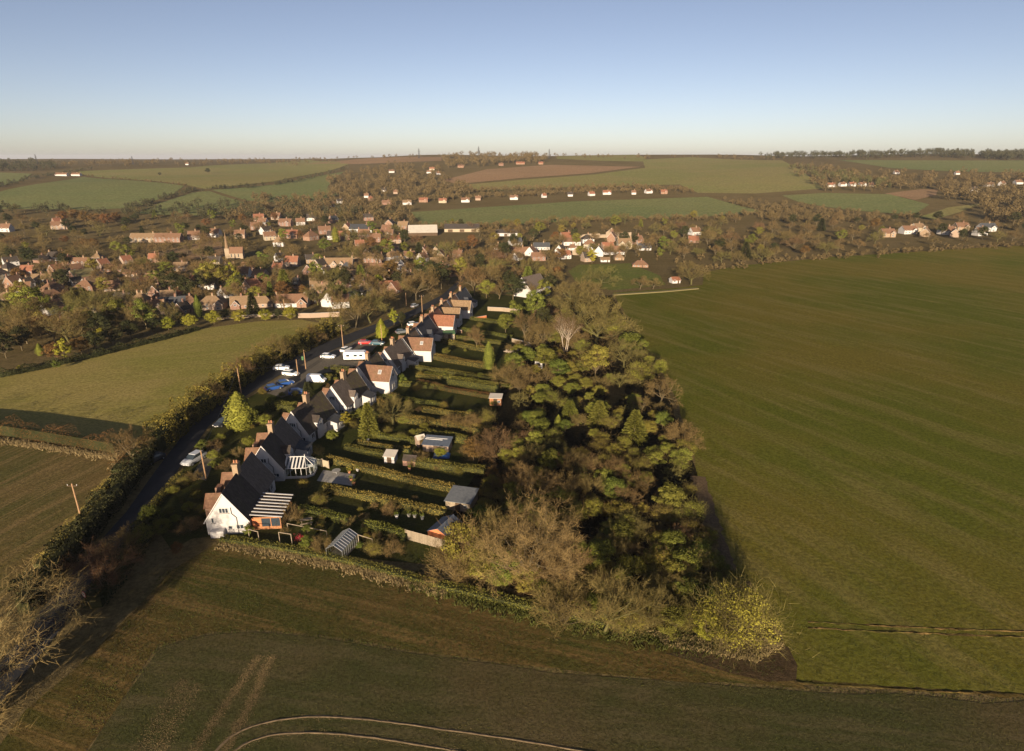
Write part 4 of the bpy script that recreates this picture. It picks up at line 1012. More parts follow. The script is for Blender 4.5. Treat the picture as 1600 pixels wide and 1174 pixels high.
more_houses([(770,376),(1000,372),(1010,405),(900,410),(780,408)], 14, (8, 13))
more_houses([(380,340),(640,340),(640,385),(400,392)], 14, (8, 12))
# barns and works beyond the village
def barn(px, py, Lm, Wm, yaw, ze, rise, roof, wall, label):
    p = at(px, py); o = empty('barn', p, R(yaw)); tag(o, label, 'barn')
    MB().prism([(-Wm/2, -2), (Wm/2, -2), (Wm/2, ze), (0, ze+rise-0.15), (-Wm/2, ze)], -Lm/2, Lm/2, 'x').build('wall', wall, o)
    gable_roof(o, -Lm/2, Lm/2, -Wm/2, Wm/2, ze, ze+rise, roof, 'x', over=0.3, verge=None)
    for k in range(3): MB().box(-Lm/2+(k+0.3)*Lm/3, -Lm/2+(k+0.7)*Lm/3, -Wm/2-0.06, -Wm/2, 0, ze*0.75).build('barn_door', 'timber_dark', o)
    HOUSES.append((px, py, Lm/2/pxsize(p), 6))
plain('sheet_pale', (0.62, 0.56, 0.48), 0.6, 0.3, 0.12, 0.4); plain('sheet_dark', (0.08, 0.065, 0.055), 0.7, 0.3, 0.2, 0.5)
barn(661,366,22,20,8,2.4,4.5,'sheet_pale','timber_dark','large barn with pale sheet roof beside the long green field')
barn(722,361,28,14,4,2.6,3,'sheet_dark','render_cream','dark-roofed barn with pale front next to the pale barn')
barn(790,368,18,9,2,2.4,2,'sheet_dark','render_white','low white works shed with dark roof below the green field')
barn(566,362,18,12,0,2.8,3,'slate','metal_grey','blue-grey sheet-roofed works hall among trees')

# church: square tower, needle spire, nave
p = at(357, 404); ch = empty('church', p, R(8), (0.5, 0.5, 0.8)); tag(ch, 'slender stone church spire rising from the village trees', 'church')
MB().box(-2.6, 2.6, -2.6, 2.6, -2, 7.5).build('tower', 'stone_pale', ch)
m = MB(); n8 = [(2.3*math.cos(k*math.pi/4+0.39), 2.3*math.sin(k*math.pi/4+0.39)) for k in range(8)]
for k in range(8): m.poly([(*n8[k], 7.5), (*n8[(k+1) % 8], 7.5), (0, 0, 20)])
sp = m.build('spire', 'tile_tan', ch)
MB().tube((0, 0, 19.8), (0, 0, 21.6), 0.09).box(-0.5, 0.5, -0.08, 0.08, 20.8, 21.0).build('finial_cross', 'metal_dark', sp)
MB().prism([(-4, -2), (4, -2), (4, 4.2), (0, 8.2), (-4, 4.2)], 2.6, 18, 'x').build('nave_wall', 'stone_pale', ch)
gable_roof(ch, 2.6, 18, -4, 4, 4.2, 8.35, 'tile_brown', 'x', verges=(False, True), verge=None)
for k in range(3): MB().box(4.5+k*4, 5.5+k*4, -4.05, -3.98, 1.2, 3.6).build('window', 'glass_dark', ch)
HOUSES.append((357, 404, 12, 6))

# ruined stone walls above the white houses
p = at(930, 372); rn = empty('ruined_wall', p, R(4)); tag(rn, 'broken pale stone ruins standing above the white houses', 'ruin')
xs = -26.0; k = 0
while xs < 25:
    ln = random.uniform(3, 6); hgt = random.uniform(1.5, 4.0) if xs < 2 else random.uniform(2.5, 4.8)
    if 6 < xs < 10: hgt = 7.5
    m = MB(); y0 = 2.0*math.sin(xs*0.16)
    m.hexa([(xs, y0-0.7, -2), (xs+ln, y0-0.6, -2), (xs+ln, y0+0.7, -2), (xs, y0+0.8, -2)], [(xs+0.2, y0-0.6, hgt*random.uniform(0.45, 0.9)), (xs+ln-0.2, y0-0.5, hgt), (xs+ln-0.3, y0+0.5, hgt*0.97), (xs+0.2, y0+0.6, hgt*random.uniform(0.45, 0.9))])
    m.build('wall_length', 'stone_pale', rn); xs += ln - 0.02
HOUSES.append((935, 372, 45, 6))
# ================================================================== ROAD, DRIVES, VEHICLES
RL = [(-60,1110),(30,1000),(95,915),(198,800),(244,735),(294,670),(345,625),(410,583),(477,548),(546,522),(600,502),(640,487),(690,462),(715,440),(728,415)]
RR = [(-15,1120),(75,1010),(135,930),(228,808),(278,735),(325,668),(375,625),(435,588),(500,556),(565,528),(618,508),(655,490),(700,466),(722,442),(735,415)]
drape('road', poly_px(RL) + poly_px(RR)[::-1], 'asphalt', lift=0.05, amt=0.0, seg=3)
drape('drive_path', poly_px([(300,745),(330,690),(345,700),(322,752)]), 'gravel_drive', lift=0.03, amt=0.1)
drape('parking_path', poly_px([(405,612),(440,588),(500,556),(565,530),(590,540),(560,572),(500,585),(470,612),(440,622)]), 'gravel_drive', lift=0.03, amt=0.1)
drape('garden_patio', poly_px([(495,752),(505,735),(556,742),(550,760)]), 'concrete', lift=0.04, amt=0.02)
# kerb stones along the near side of the road
def polyline(pts): return [at(*q) for q in pts]
def car(px, py, az, col, label, kind='hatch', s=1.0):
    p = at(px, py); o = empty('parked_car' if kind != 'van' else 'parked_van', (p.x, p.y, tz(p.x, p.y) + 0.055), -R(az), s)
    tag(o, label, 'car' if kind != 'van' else 'van', 'cars parked along the lane')
    # local +y is forward
    Lh, Wd = (2.1, 0.86) if kind != 'van' else (2.4, 0.92)
    st = {'hatch': [(-2.08,.45,.72,.70),(-2.0,.30,.92,.80),(-1.2,.22,.97,.86),(0.6,.22,.95,.86),(1.3,.22,.88,.85),(1.9,.28,.74,.80),(2.1,.42,.62,.66)],
          'estate': [(-2.2,.45,.80,.72),(-2.12,.30,.96,.82),(-1.2,.22,.98,.86),(0.6,.22,.96,.86),(1.3,.22,.90,.85),(1.95,.28,.76,.80),(2.2,.42,.62,.66)],
          'van': [(-2.4,.40,1.1,.85),(-2.35,.25,1.15,.92),(-1.2,.22,1.15,.92),(1.0,.22,1.12,.92),(1.6,.22,1.0,.90),(2.2,.28,.82,.84),(2.4,.42,.66,.72)]}[kind]
    V, F = [], []
    for (y, z0, z1, w) in st:
        V += [(-w*.93, y, z0), (w*.93, y, z0), (w, y, z0*.5+z1*.5), (w*.94, y, z1), (-w*.94, y, z1), (-w, y, z0*.5+z1*.5)]
    for k in range(len(st)-1):
        a, b = 6*k, 6*k+6
        for q in range(6): F.append((a+q, a+(q+1) % 6, b+(q+1) % 6, b+q))
    F += [tuple(range(5, -1, -1)), tuple(range(6*len(st)-6, 6*len(st)))]
    m = MB(); m.V, m.F = V, F; m.build('body', 'car_'+col, o)
    zc, zt = st[3][2]-0.01, {'hatch': 1.45, 'estate': 1.46, 'van': 1.95}[kind]
    yb, yt0, yt1, yf = {'hatch': (-1.95,-1.35,0.25,1.05), 'estate': (-2.1,-1.85,0.25,1.05), 'van': (-2.33,-2.25,1.1,1.75)}[kind]
    g = MB().hexa([(-.78,yb,zc-.04),(.78,yb,zc-.04),(.78,yf,zc-.06),(-.78,yf,zc-.06)], [(-.62,yt0,zt-.05),(.62,yt0,zt-.05),(.62,yt1,zt-.05),(-.62,yt1,zt-.05)])
    g.build('glazing', 'glass_dark' if kind != 'van' else 'car_'+col, o)
    r = MB().hexa([(-.64,yt0-.03,zt-.06),(.64,yt0-.03,zt-.06),(.64,yt1+.03,zt-.06),(-.64,yt1+.03,zt-.06)], [(-.58,yt0+.05,zt),(.58,yt0+.05,zt),(.58,yt1-.05,zt),(-.58,yt1-.05,zt)]); r.build('roof_panel', 'car_'+col, o)
    if kind == 'van': MB().hexa([(-.7,1.45,1.2),(.7,1.45,1.2),(.7,1.74,1.2),(-.7,1.74,1.2)], [(-.62,1.2,1.8),(.62,1.2,1.8),(.62,1.3,1.8),(-.62,1.3,1.8)]).build('windscreen', 'glass_dark', o)
    for sx in (-1, 1):
        for yy in (-1.3, 1.3):
            wh = MB().tube((sx*.70, yy, .31), (sx*.90, yy, .31), .31, sides=12).build('wheel', 'tyre', o)
            MB().tube((sx*.895, yy, .31), (sx*.915, yy, .31), .19, sides=10).build('rim', 'metal_grey', wh)
        MB().box(sx*.58-.16, sx*.58+.16, st[-1][0]-.12, st[-1][0]+.03, .52, .66).build('headlight', 'paint_white', o)
        MB().box(sx*.62-.12, sx*.62+.12, st[0][0]-.03, st[0][0]+.1, .6, .76).build('tail_light', 'sign_red', o)
    MB().box(-.26, .26, st[-1][0]-.05, st[-1][0]+.035, .36, .47).build('number_plate', 'paint_white', o)
    return o
car(304,722,196,'silver','silver hatchback facing the field on the drive beside the end cottage', s=1.15)
car(241,722,200,'dark','dark car tucked into the hedge verge across the lane')
car(349,664,200,'dark','dark car with bright headlights near the columnar ivy tree')
car(428,609,50,'blue','bright blue hatchback, the bigger of the blue pair on the lane')
car(446,602,55,'blue','bright blue saloon parked behind the other blue car')
car(465,616,70,'blue','small blue car behind the front hedge of the third cottage pair')
car(455,587,105,'white','white estate car parked under the short wooden pole','estate')
car(440,578,80,'white','white car half hidden beyond the white estate car')
car(513,560,95,'white','white coupe standing in front of the caravan')
car(495,597,95,'white','white van in the drive of the fourth cottage pair','van')
car(590,539,95,'teal','dark teal car with pale windscreen in the sixth front drive')
car(571,538,80,'red','red car nosing out of the hedge by the teal car')
car(541,549,20,'white','white pickup behind the caravan at the tall pole foot')
car(648,480,20,'silver','silver car driving on the lane under the bare trees')
car(646,509,60,'white','white car on the drive before the eighth cottage pair')
car(628,521,60,'grey','grey car on the drive of the seventh cottage pair')
car(804,460,100,'red','red car outside the lone white house')
# caravan
p = at(556, 563); cvn = empty('caravan', (p.x, p.y, p.z+0.05), R(3)); tag(cvn, 'long white touring caravan parked across the front of the fifth pair', 'caravan')
m = MB(); prof = [(-3.1,.55),(2.9,.55),(3.2,1.2),(3.0,2.3),(2.6,2.62),(-2.9,2.62),(-3.15,2.3)]
m.prism(prof, -1.1, 1.1, 'x'); m.V = [(y, x, z) for (x, y, z) in m.V]; m.build('body', 'car_white', cvn)
for x in (-1.9, 0.2, 1.7): 
    w = MB().box(x-.45, x+.45, -1.13, -1.09, 1.35, 1.95).build('window', 'glass_dark', cvn)
MB().box(-.95, -.3, -1.125, -1.09, .65, 2.3).build('door', 'paint_white', cvn)
for y in (-1.05, .85): MB().tube((-.1, y, .33), (-.1, y+.2, .33), .33, sides=12).build('wheel', 'tyre', cvn)
MB().tube((2.9, 0, .5), (4.2, 0, .45), .06).tube((4.1, 0, 0), (4.1, 0, .5), .05).build('tow_bar', 'metal_grey', cvn)
# camper van body in the long gardens
p = at(843, 574); cm = empty('garden_caravan', (p.x, p.y, p.z+0.03), R(80)); tag(cm, 'old white box caravan standing on end of garden by the wood', 'caravan')
m = MB(); m.prism([(-2.3,.4),(2.2,.4),(2.35,1.0),(2.2,2.0),(1.8,2.3),(-2.1,2.3),(-2.35,1.9)], -1.0, 1.0, 'x'); m.V = [(y, x, z) for (x, y, z) in m.V]; m.build('body', 'render_white', cm)
MB().box(-2.37, -2.30, -.5, .4, 1.2, 1.75).build('window', 'glass_dark', cm)
for x in (-1.0, 0.9): MB().box(x-.5, x+.5, -1.03, -.99, 1.2, 1.75).build('window', 'glass_dark', cm)
for y in (-1.0, .8): MB().tube((0, y, .28), (0, y+.2, .28), .28, sides=12).build('wheel', 'tyre', cm)

# ---- poles, wires, road sign
POLES = []
def pole(px, py, hpx, label, arms=1):
    p = at(px, py); h = vh(p, hpx); o = empty('utility_pole', p); tag(o, label, 'pole', 'wooden utility poles')
    MB().tube((0, 0, -0.5), (0, 0, h), 0.14, 0.10, 8).build('mast', 'pole_wood', o)
    for k in range(arms):
        a = MB().box(-0.8, 0.8, -0.06, 0.06, h-0.45-k*0.5, h-0.33-k*0.5).build('cross_arm', 'timber_dark', o)
        for x in (-0.7, 0, 0.7): MB().tube((x, 0, h-0.33-k*0.5), (x, 0, h-0.12-k*0.5), 0.045).build('insulator', 'paint_white', a)
    POLES.append(Vector((p.x, p.y, p.z + h - 0.2)))
    return o
pole(322,748,44,'wooden pole leaning over the drive beside the silver hatchback',0)
pole(377,615,40,'wooden pole rising from the columnar ivy tree',0)
pole(466,588,26,'short wooden pole beside the white estate car',0)
pole(478,577,30,'thin wooden pole between the white estate car and the coupe',0)
pole(537,550,42,'tall wooden pole behind the caravan with hanging box',1)
pole(597,536,28,'pole in front of the golden conifer',0)
pole(660,492,30,'pole on the lane verge beyond the golden conifers',1)
pole(635,478,20,'thin pole under the roadside bare trees',0)
pole(127,810,55,'weathered pole standing alone in the stubble field',1)
pole(446,492,24,'thin pole among the clipped round bushes',0)
def wire(a, b, label, sag=0.8):
    n = 14; pts = [a.lerp(b, t/n) - Vector((0, 0, sag*4*(t/n)*(1-t/n))) for t in range(n+1)]
    V, F = tubes([(np.array(pts[k]), np.array(pts[k+1]), 0.025, 0.025) for k in range(n)], 4)
    tag(put('overhead_wire', mesh_from('overhead_wire', V, F, ['metal_dark'])), label, 'wire', 'overhead wires')
for i, j, lb in ((0, 1, 'thin wire from the leaning pole to the ivy-tree pole'), (1, 2, 'thin wire from the ivy-tree pole to the short pole'), (2, 3, 'thin wire between the two short lane poles'), (3, 4, 'thin wire from the lane poles to the tall caravan pole'), (4, 5, 'thin wire from the caravan pole to the golden-conifer pole'), (5, 6, 'thin wire along the lane past the golden conifers')):
    wire(POLES[i], POLES[j], lb)
p = at(136, 943); sg = empty('road_sign', p, R(-28)); tag(sg, 'round red-rimmed road sign on a grey post at the lane bend', 'sign')
hs = vh(p, 15)
MB().tube((0, 0, -0.3), (0, 0, hs+0.25), 0.045, sides=8).build('post', 'metal_grey', sg)
MB().tube((0, -0.06, hs), (0, -0.09, hs), 0.42, sides=28).build('rim_disc', 'sign_red', sg)
f = MB().tube((0, -0.088, hs), (0, -0.10, hs), 0.31, sides=28).build('face_disc', 'paint_white', sg)
MB().box(-0.2, 0.2, -0.112, -0.10, hs-0.02, hs+0.11).build('dark_mark', 'paint_dark', f)
def bin_at(px, py, mat, label):
    p = at(px, py); o = empty('wheelie_bin', p, R(20)); tag(o, label, 'bin')
    MB().hexa([(-.24,-.26,.08),(.24,-.26,.08),(.24,.26,.08),(-.24,.26,.08)], [(-.3,-.34,1.0),(.3,-.34,1.0),(.3,.34,1.0),(-.3,.34,1.0)]).build('body', mat, o)
    MB().hexa([(-.32,-.38,1.0),(.32,-.38,1.0),(.32,.38,1.0),(-.32,.38,1.0)], [(-.28,-.3,1.1),(.28,-.3,1.1),(.28,.36,1.13),(-.28,.36,1.13)]).build('lid', mat, o)
    for x in (-.25, .2): MB().tube((x, .3, .1), (x+.06, .3, .1), .1, sides=10).build('wheel', 'tyre', o)
bin_at(473, 563, 'plastic_green', 'green wheelie bin on the verge near the white coupe')

# ================================================================== GARDENS
def shed(px, py, Lm, Wm, yaw, ze, rise, roof, wall, label, style='gable', name='garden_shed', door=True):
    p = at(px, py); o = empty(name, p, R(yaw)); tag(o, label, 'shed')
    l, w = Lm/2, Wm/2
    if style == 'gable':
        MB().prism([(-w, -0.2), (w, -0.2), (w, ze), (0, ze+rise-0.06), (-w, ze)], -l, l, 'x').build('wall', wall, o)
        gable_roof(o, -l, l, -w, w, ze, ze+rise, roof, 'x', over=0.15, th=0.06, verge=None)
    else:
        MB().hexa([(-l,-w,-.2),(l,-w,-.2),(l,w,-.2),(-l,w,-.2)], [(-l,-w,ze),(l,-w,ze),(l,w,ze+rise),(-l,w,ze+rise)]).build('wall', wall, o)
        sl = rise/(2*w); MB().slab([(-l-.2,-w-.2,ze-.2*sl+.09),(l+.2,-w-.2,ze-.2*sl+.09),(l+.2,w+.2,ze+rise+.2*sl+.09),(-l-.2,w+.2,ze+rise+.2*sl+.09)], 0.08).build('roof', roof, o)
    if door:
        MB().box(-0.42, 0.42, -w-0.035, -w+0.01, 0.02, min(1.85, ze-0.1)).build('door', 'timber_dark', o)
        if Lm > 2.4: vwin(o, (l*0.62, -w-0.03, ze*0.6), 0, 0.55, 0.5)
    return o
shed(722,788,4.0,4.2,-14,1.6,0.2,'felt_grey','timber_grey','grey flat-roofed shed at the foot of the long lawns','flat')
shed(697,836,4.0,3.6,62,1.4,0.9,'felt_blue','tarpaulin_orange','blue-black roofed shed with bright orange gable end by the slatted fence')
shed(611,721,1.9,1.8,-8,1.4,0.35,'sheet_pale','render_white','small white shed with open dark doorway on the lawn','flat')
shed(642,726,2.4,1.7,-10,1.3,0.6,'tile_dark','brick_red','low red-brown hen house beside the small white shed')
w1 = shed(684,702,5.0,2.8,-10,1.5,0.5,'felt_blue','render_pink','long dark workshop roof with white planks over pink wall','flat')
for k, (yy, ln) in enumerate(((0.7, 4.2), (0.15, 3.4))):
    MB().box(-2.4, -2.4+ln, yy-0.09, yy+0.09, 1.92, 2.01).build('roof_plank', 'paint_white', w1)
shed(657,696,1.6,1.6,30,1.7,0.5,'sheet_pale','render_pink','little pink hut at the workshop end')
shed(775,632,2.6,2.2,-6,1.9,0.2,'sheet_pale','timber','brown shed with pale roof edge by the wood','flat')
shed(702,530,3.4,2.6,8,2.0,0.3,'plastic_green','timber_grey','shed with pale green roof behind the eighth cottage pair','flat')
shed(487,683,2.8,2.2,0,1.9,0.3,'felt_grey','timber','timber shed behind the second cottage pair','flat')
shed(808,566,1.8,1.6,-10,1.6,0.3,'felt_blue','timber_grey','small blue-roofed shed among the far gardens','flat')
shed(625,570,2.6,1.8,0,1.6,0.2,'timber','render_white','low brick-topped store behind the fifth cottage pair','flat')
# greenhouse with slatted grey roof at the field hedge
p = at(536, 861); gh = empty('greenhouse', p, R(74)); tag(gh, 'lean greenhouse with ribbed glass roof at the field hedge', 'greenhouse')
GL, GW, GE, GR = 4.2, 2.5, 1.6, 2.35
MB().box(-GL/2, GL/2, -GW/2, -GW/2+.08, -.2, .5).box(-GL/2, GL/2, GW/2-.08, GW/2, -.2, .5).box(-GL/2, -GL/2+.08, -GW/2+.08, GW/2-.08, -.2, .5).box(GL/2-.08, GL/2, -GW/2+.08, GW/2-.08, -.2, .5).build('dwarf_wall', 'timber_grey', gh)
for s in (-1, 1):
    MB().poly([(-GL/2, s*GW/2, .5), (GL/2, s*GW/2, .5), (GL/2, s*GW/2, GE), (-GL/2, s*GW/2, GE)]).build('pane', 'glass_clear', gh)
    MB().poly([(-GL/2, s*GW/2, GE), (GL/2, s*GW/2, GE), (GL/2, 0, GR), (-GL/2, 0, GR)]).build('roof_pane', 'glass_clouded', gh)
    MB().poly([(s*GL/2, -GW/2, .5), (s*GL/2, GW/2, .5), (s*GL/2, GW/2, GE), (s*GL/2, 0, GR), (s*GL/2, -GW/2, GE)]).build('end_pane', 'glass_clear', gh)
    for k in range(9):
        x = -GL/2 + k*GL/8
        MB().tube((x, s*GW/2, 0), (x, s*GW/2, GE), .025, sides=4).tube((x, s*GW/2, GE), (x, 0, GR), .032, sides=4).build('glazing_bar', 'metal_grey', gh)
MB().tube((-GL/2, 0, GR), (GL/2, 0, GR), .05).build('ridge_bar', 'metal_grey', gh)
MB().box(-GL/2+.3, GL/2-.3, -.9, .9, .0, .55).build('bench', 'timber_grey', gh)
def post_frame(pa, pb, hpx, label):
    a, b = at(*pa), at(*pb); h = vh(a, hpx); o = empty('clothes_line_frame', a); tag(o, label, 'frame', 'white timber frames in the end garden')
    d = b - a
    for q in (Vector((0, 0, 0)), d): MB().tube(q + Vector((0, 0, -.3)), q + Vector((0, 0, h)), .06, sides=6).build('post', 'timber_grey', o)
    MB().tube((0, 0, h-.03), d + Vector((0, 0, h-.03)), .06, sides=6).build('cross_bar', 'timber_grey', o)
post_frame((438,850),(457,853),18,'pale timber frame between the garden room and the greenhouse')
post_frame((561,851),(583,858),15,'pale timber frame beside the greenhouse')
post_frame((390,841),(405,845),14,'low pale rail frame in front of the garden room')
post_frame((450,828),(511,840),10,'long thin washing line frame behind the garden room')
# picnic table, patio table, panels, pots
p = at(479, 818); pt = empty('picnic_table', p, R(20)); tag(pt, 'pale wooden picnic table on the end lawn', 'table')
for k in range(5): MB().box(-.9, .9, -.38+k*.155, -.25+k*.155, .72, .76).build('plank', 'timber_grey', pt)
for s in (-1, 1):
    MB().box(-.9, .9, s*.72-.13, s*.72+.13, .42, .46).build('seat', 'timber_grey', pt)
    MB().tube((s*.65, -.75, 0), (s*.65, -.2, .72), .04, sides=4).tube((s*.65, .75, 0), (s*.65, .2, .72), .04, sides=4).box(s*.65-.03, s*.65+.03, -.8, .8, .36, .42).build('trestle', 'timber_grey', pt)
p = at(526, 741); rt = empty('patio_table', p); tag(rt, 'round pale patio table behind the conservatory', 'table')
MB().tube((0, 0, .7), (0, 0, .75), .75, sides=20).build('top', 'concrete', rt); MB().tube((0, 0, 0), (0, 0, .7), .09, .05).build('pedestal', 'metal_grey', rt)
for k, (pa, pb) in enumerate((((495,728),(504,730)), ((505,730),(515,733)))):
    a, b = at(*pa), at(*pb); d = (b-a); o = empty('trellis_panel', a, math.atan2(d.y, d.x)); tag(o, ('cream trellis panel next to the conservatory', 'cream trellis panel standing nearer the lawn hedge')[k], 'trellis', 'cream trellis panels')
    MB().box(0, d.length*.95, -.03, .03, .1, 1.5).build('board', 'render_cream', o)
    for x in (0, d.length*.95): MB().box(x-.05, x+.05, -.05, .05, -.2, 1.7).build('post', 'timber_grey', o)
POTS = [((486,741),'white'),((546,740),'gold'),((549,752),'clay'),((553,758),'clay'),((559,737),'white'),((620,810),'white'),((639,808),'green'),((648,809),'green'),((660,812),'white'),((575,690),'white'),((570,694),'white'),((640,735),'clay')]
for k, (q, c) in enumerate(POTS):
    p = at(*q); o = empty('garden_pot', p); mt = {'white': 'paint_white', 'clay': 'clay', 'green': 'concrete', 'gold': 'clay'}[c]
    tag(o, None, 'pot', 'pots and ornaments in the gardens'); FAR_HOUSES.append((o, {'white': 'white garden urn', 'clay': 'terracotta garden pot', 'green': 'grey garden tub', 'gold': 'terracotta tub with yellow plant'}[c], p))
    MB().tube((0, 0, 0), (0, 0, .5), .18, .26, 10).tube((0, 0, .5), (0, 0, .56), .3, .3, 10).build('vessel', mt, o)
    V, F = leaves(rng.normal(size=(60, 3))*np.array([.18, .18, .16]) + np.array([0, 0, .8]), .2); put('foliage', mesh_from('foliage', V, F, ['leaf_gold' if c == 'gold' else 'leaf_green']), o)
p = at(468, 846); V, F = leaves(rng.normal(size=(220, 3))*np.array([.28, .22, .22]) + np.array([0, 0, .6]), .14)
o = empty('red_shrub', p); tag(o, 'crimson-leaved shrub beside the pale timber frame', 'shrub'); put('crown', mesh_from('crown', V, F, ['red_flower']), o); MB().tube((0,0,-.1),(0,0,.8),.05).build('trunk','bark',o)
# blue tarpaulin heap by the workshop
p = at(690, 713); V = []; n = 14
for i in range(n+1):
    for j in range(n+1):
        u, v = i/n*2-1, j/n*2-1; r = max(0, 1-max(abs(u), abs(v))**2); V.append((u*1.6, v*1.1, .55*r**.5 + .12*math.sin(u*7+v*3)*r))
F = [(i*(n+1)+j, (i+1)*(n+1)+j, (i+1)*(n+1)+j+1, i*(n+1)+j+1) for i in range(n) for j in range(n)]
o = put('tarpaulin', mesh_from('tarpaulin', V, F, ['plastic_blue'], smooth=True), loc=p); tag(o, 'crumpled blue tarpaulin heap below the pink workshop', 'tarpaulin')
# slatted timber fence at the end garden
a, b = at(634, 843), at(697, 860); d = b - a; fo = empty('slatted_fence', a, math.atan2(d.y, d.x)); tag(fo, 'pale slatted timber fence running into the bare-tree thicket', 'fence')
FLn = d.length; SLAT = MB().box(0, FLn/5-.06, -.02, .02, 0, .17).mesh('slat', 'timber_grey')
for k in range(6): MB().box(k*FLn/5-.05, k*FLn/5+.05, -.05, .05, -.3, 1.75).build('post', 'timber_grey', fo)
for k in range(5):
    for q in range(8): put('slat', SLAT, fo, (k*FLn/5+.03, 0, .08+q*.205))
def low_wall(pts, h, mat, label, name='garden_wall', th=0.22, cap='concrete'):
    P = polyline(pts); o = empty(name, P[0]); tag(o, label, 'wall')
    for k in range(len(P)-1):
        a, b = P[k]-P[0], P[k+1]-P[0]; n = Vector((-(b-a).y, (b-a).x, 0)).normalized()*th/2; z0, z1 = Vector((0,0,-.4)), Vector((0,0,h))
        MB().hexa([a-n+z0, b-n+z0, b+n+z0, a+n+z0], [a-n+z1, b-n+z1, b+n+z1, a+n+z1]).build('wall_length', mat, o)
        n2 = n*1.3; z2, z3 = Vector((0,0,h+.004)), Vector((0,0,h+.09)); MB().hexa([a-n2+z2, b-n2+z2, b+n2+z2, a+n2+z2], [a-n2+z3, b-n2+z3, b+n2+z3, a+n2+z3]).build('coping', cap, o)
low_wall([(466,497),(485,497),(508,496),(531,495)],1.7,'render_pink','long pale boundary wall between the meadow and the timbered house')
low_wall([(338,500),(380,497),(430,494),(462,494)],.9,'stone_pale','low broken stone wall under the clipped round bushes')
low_wall([(762,486),(785,487),(812,490)],1.5,'stone_pale','pale garden wall behind the far cottages')
low_wall([(742,500),(760,497)],.9,'tarpaulin_orange','short orange terrace wall behind the tenth cottage pair')
low_wall([(700,518),(722,521)],1.0,'brick_orange','brick garden wall beside the green-roofed shed')
low_wall([(800,535),(832,543)],1.2,'stone_pale','pale stone wall in the far gardens by the birch')
low_wall([(958,462),(1035,457),(1090,452)],.5,'dry_grass_roof','tan earth bank along the paddock corner of the big field',cap='dry_grass_roof',th=1.6)
# bonfire heap of pale cut wood
p = at(800, 551); o = empty('log_heap', p); tag(o, 'pale heap of cut logs in the far gardens', 'logs')
LOG = MB().tube((-.5, 0, 0), (.5, 0, 0), .13, .12, 8).mesh('log', 'bark_pale')
for k in range(34):
    r = random.random(); q = put('log', LOG, o, (random.gauss(0, 1.0), random.gauss(0, .5), .15 + .7*random.random()*math.exp(-r))); q.rotation_euler = (random.uniform(-.4, .4), random.uniform(-.5, .5), random.uniform(0, 3.1))
# ---- hedges
def hedge(pts, h, w, mat, label, world=False, dens=46, size=0.14, group='garden hedges', name='hedge', ragged=0.07):
    P = [Vector(q) for q in pts] if world else polyline(pts)
    o0 = P[0]; segs = []; Lt = 0
    for k in range(len(P)-1): l = (P[k+1]-P[k]).length; segs.append((P[k]-o0, P[k+1]-o0, l)); Lt += l
    n = int(Lt*(2*h+w)*dens); PV = np.empty((n, 3)); NV = np.empty((n, 3)); CV, CF = [], []
    pr = np.array([s[2] for s in segs])/Lt; which = rng.choice(len(segs), n, p=pr)
    t = rng.uniform(0, 1, n); side = rng.uniform(0, 2*h+w, n)
    ph = rng.uniform(0, 6, 3)
    for i in range(n):
        a, b, l = segs[which[i]]; d = (b-a).normalized(); q = a.lerp(b, t[i]); nx, ny = -d.y, d.x
        s = q.x*0.6+q.y*0.6; hv = h*(1 + ragged*(math.sin(s*1.3+ph[0])+0.6*math.sin(s*3.1+ph[1]))); wv = w*(1+0.5*ragged*math.sin(s*1.9+ph[2]))
        if side[i] < h: off, z, nn = wv/2, side[i]/h*hv, (nx, ny, .35)
        elif side[i] < 2*h: off, z, nn = -wv/2, (side[i]-h)/h*hv, (-nx, -ny, .35)
        else: off, z, nn = (side[i]-2*h)/w*wv - wv/2, hv, (0, 0, 1)
        PV[i] = (q.x+nx*off, q.y+ny*off, z + q.z); NV[i] = nn
    PV += rng.normal(size=(n, 3))*0.07
    PV[:, 2] += terrain(PV[:, 0]+o0.x, PV[:, 1]+o0.y) - o0.z - np.interp(0, [0, 1], [0, 0])
    for (a, b, l) in segs: PV  # heights follow the ground
    # points were raised along the straight chord: replace the chord's height by the ground's
    for k, (a, b, l) in enumerate(segs):
        m = which == k; PV[m, 2] -= a.z + (b.z-a.z)*t[m]
    V, F = leaves(PV, size, NV, 0.8)
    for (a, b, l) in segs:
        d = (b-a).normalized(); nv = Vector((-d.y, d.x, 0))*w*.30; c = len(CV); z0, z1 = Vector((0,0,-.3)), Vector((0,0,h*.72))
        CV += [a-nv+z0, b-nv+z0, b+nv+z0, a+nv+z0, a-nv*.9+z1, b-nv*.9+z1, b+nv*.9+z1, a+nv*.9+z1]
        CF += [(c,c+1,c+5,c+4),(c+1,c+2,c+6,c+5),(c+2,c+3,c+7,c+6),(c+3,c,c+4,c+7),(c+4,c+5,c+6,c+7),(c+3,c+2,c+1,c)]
    o = empty(name, o0); tag(o, label, 'hedge', group)
    put('foliage', mesh_from('foliage', V, F, [mat]), o)
    put('stem_cores', mesh_from('stem_cores', [tuple(v) for v in CV], CF, ['leaf_dark']), o)  # solid dark core box, added inside the foliage to block light
    return o
HT, HG = 'leaf_hedge', 'leaf_hedge_green'
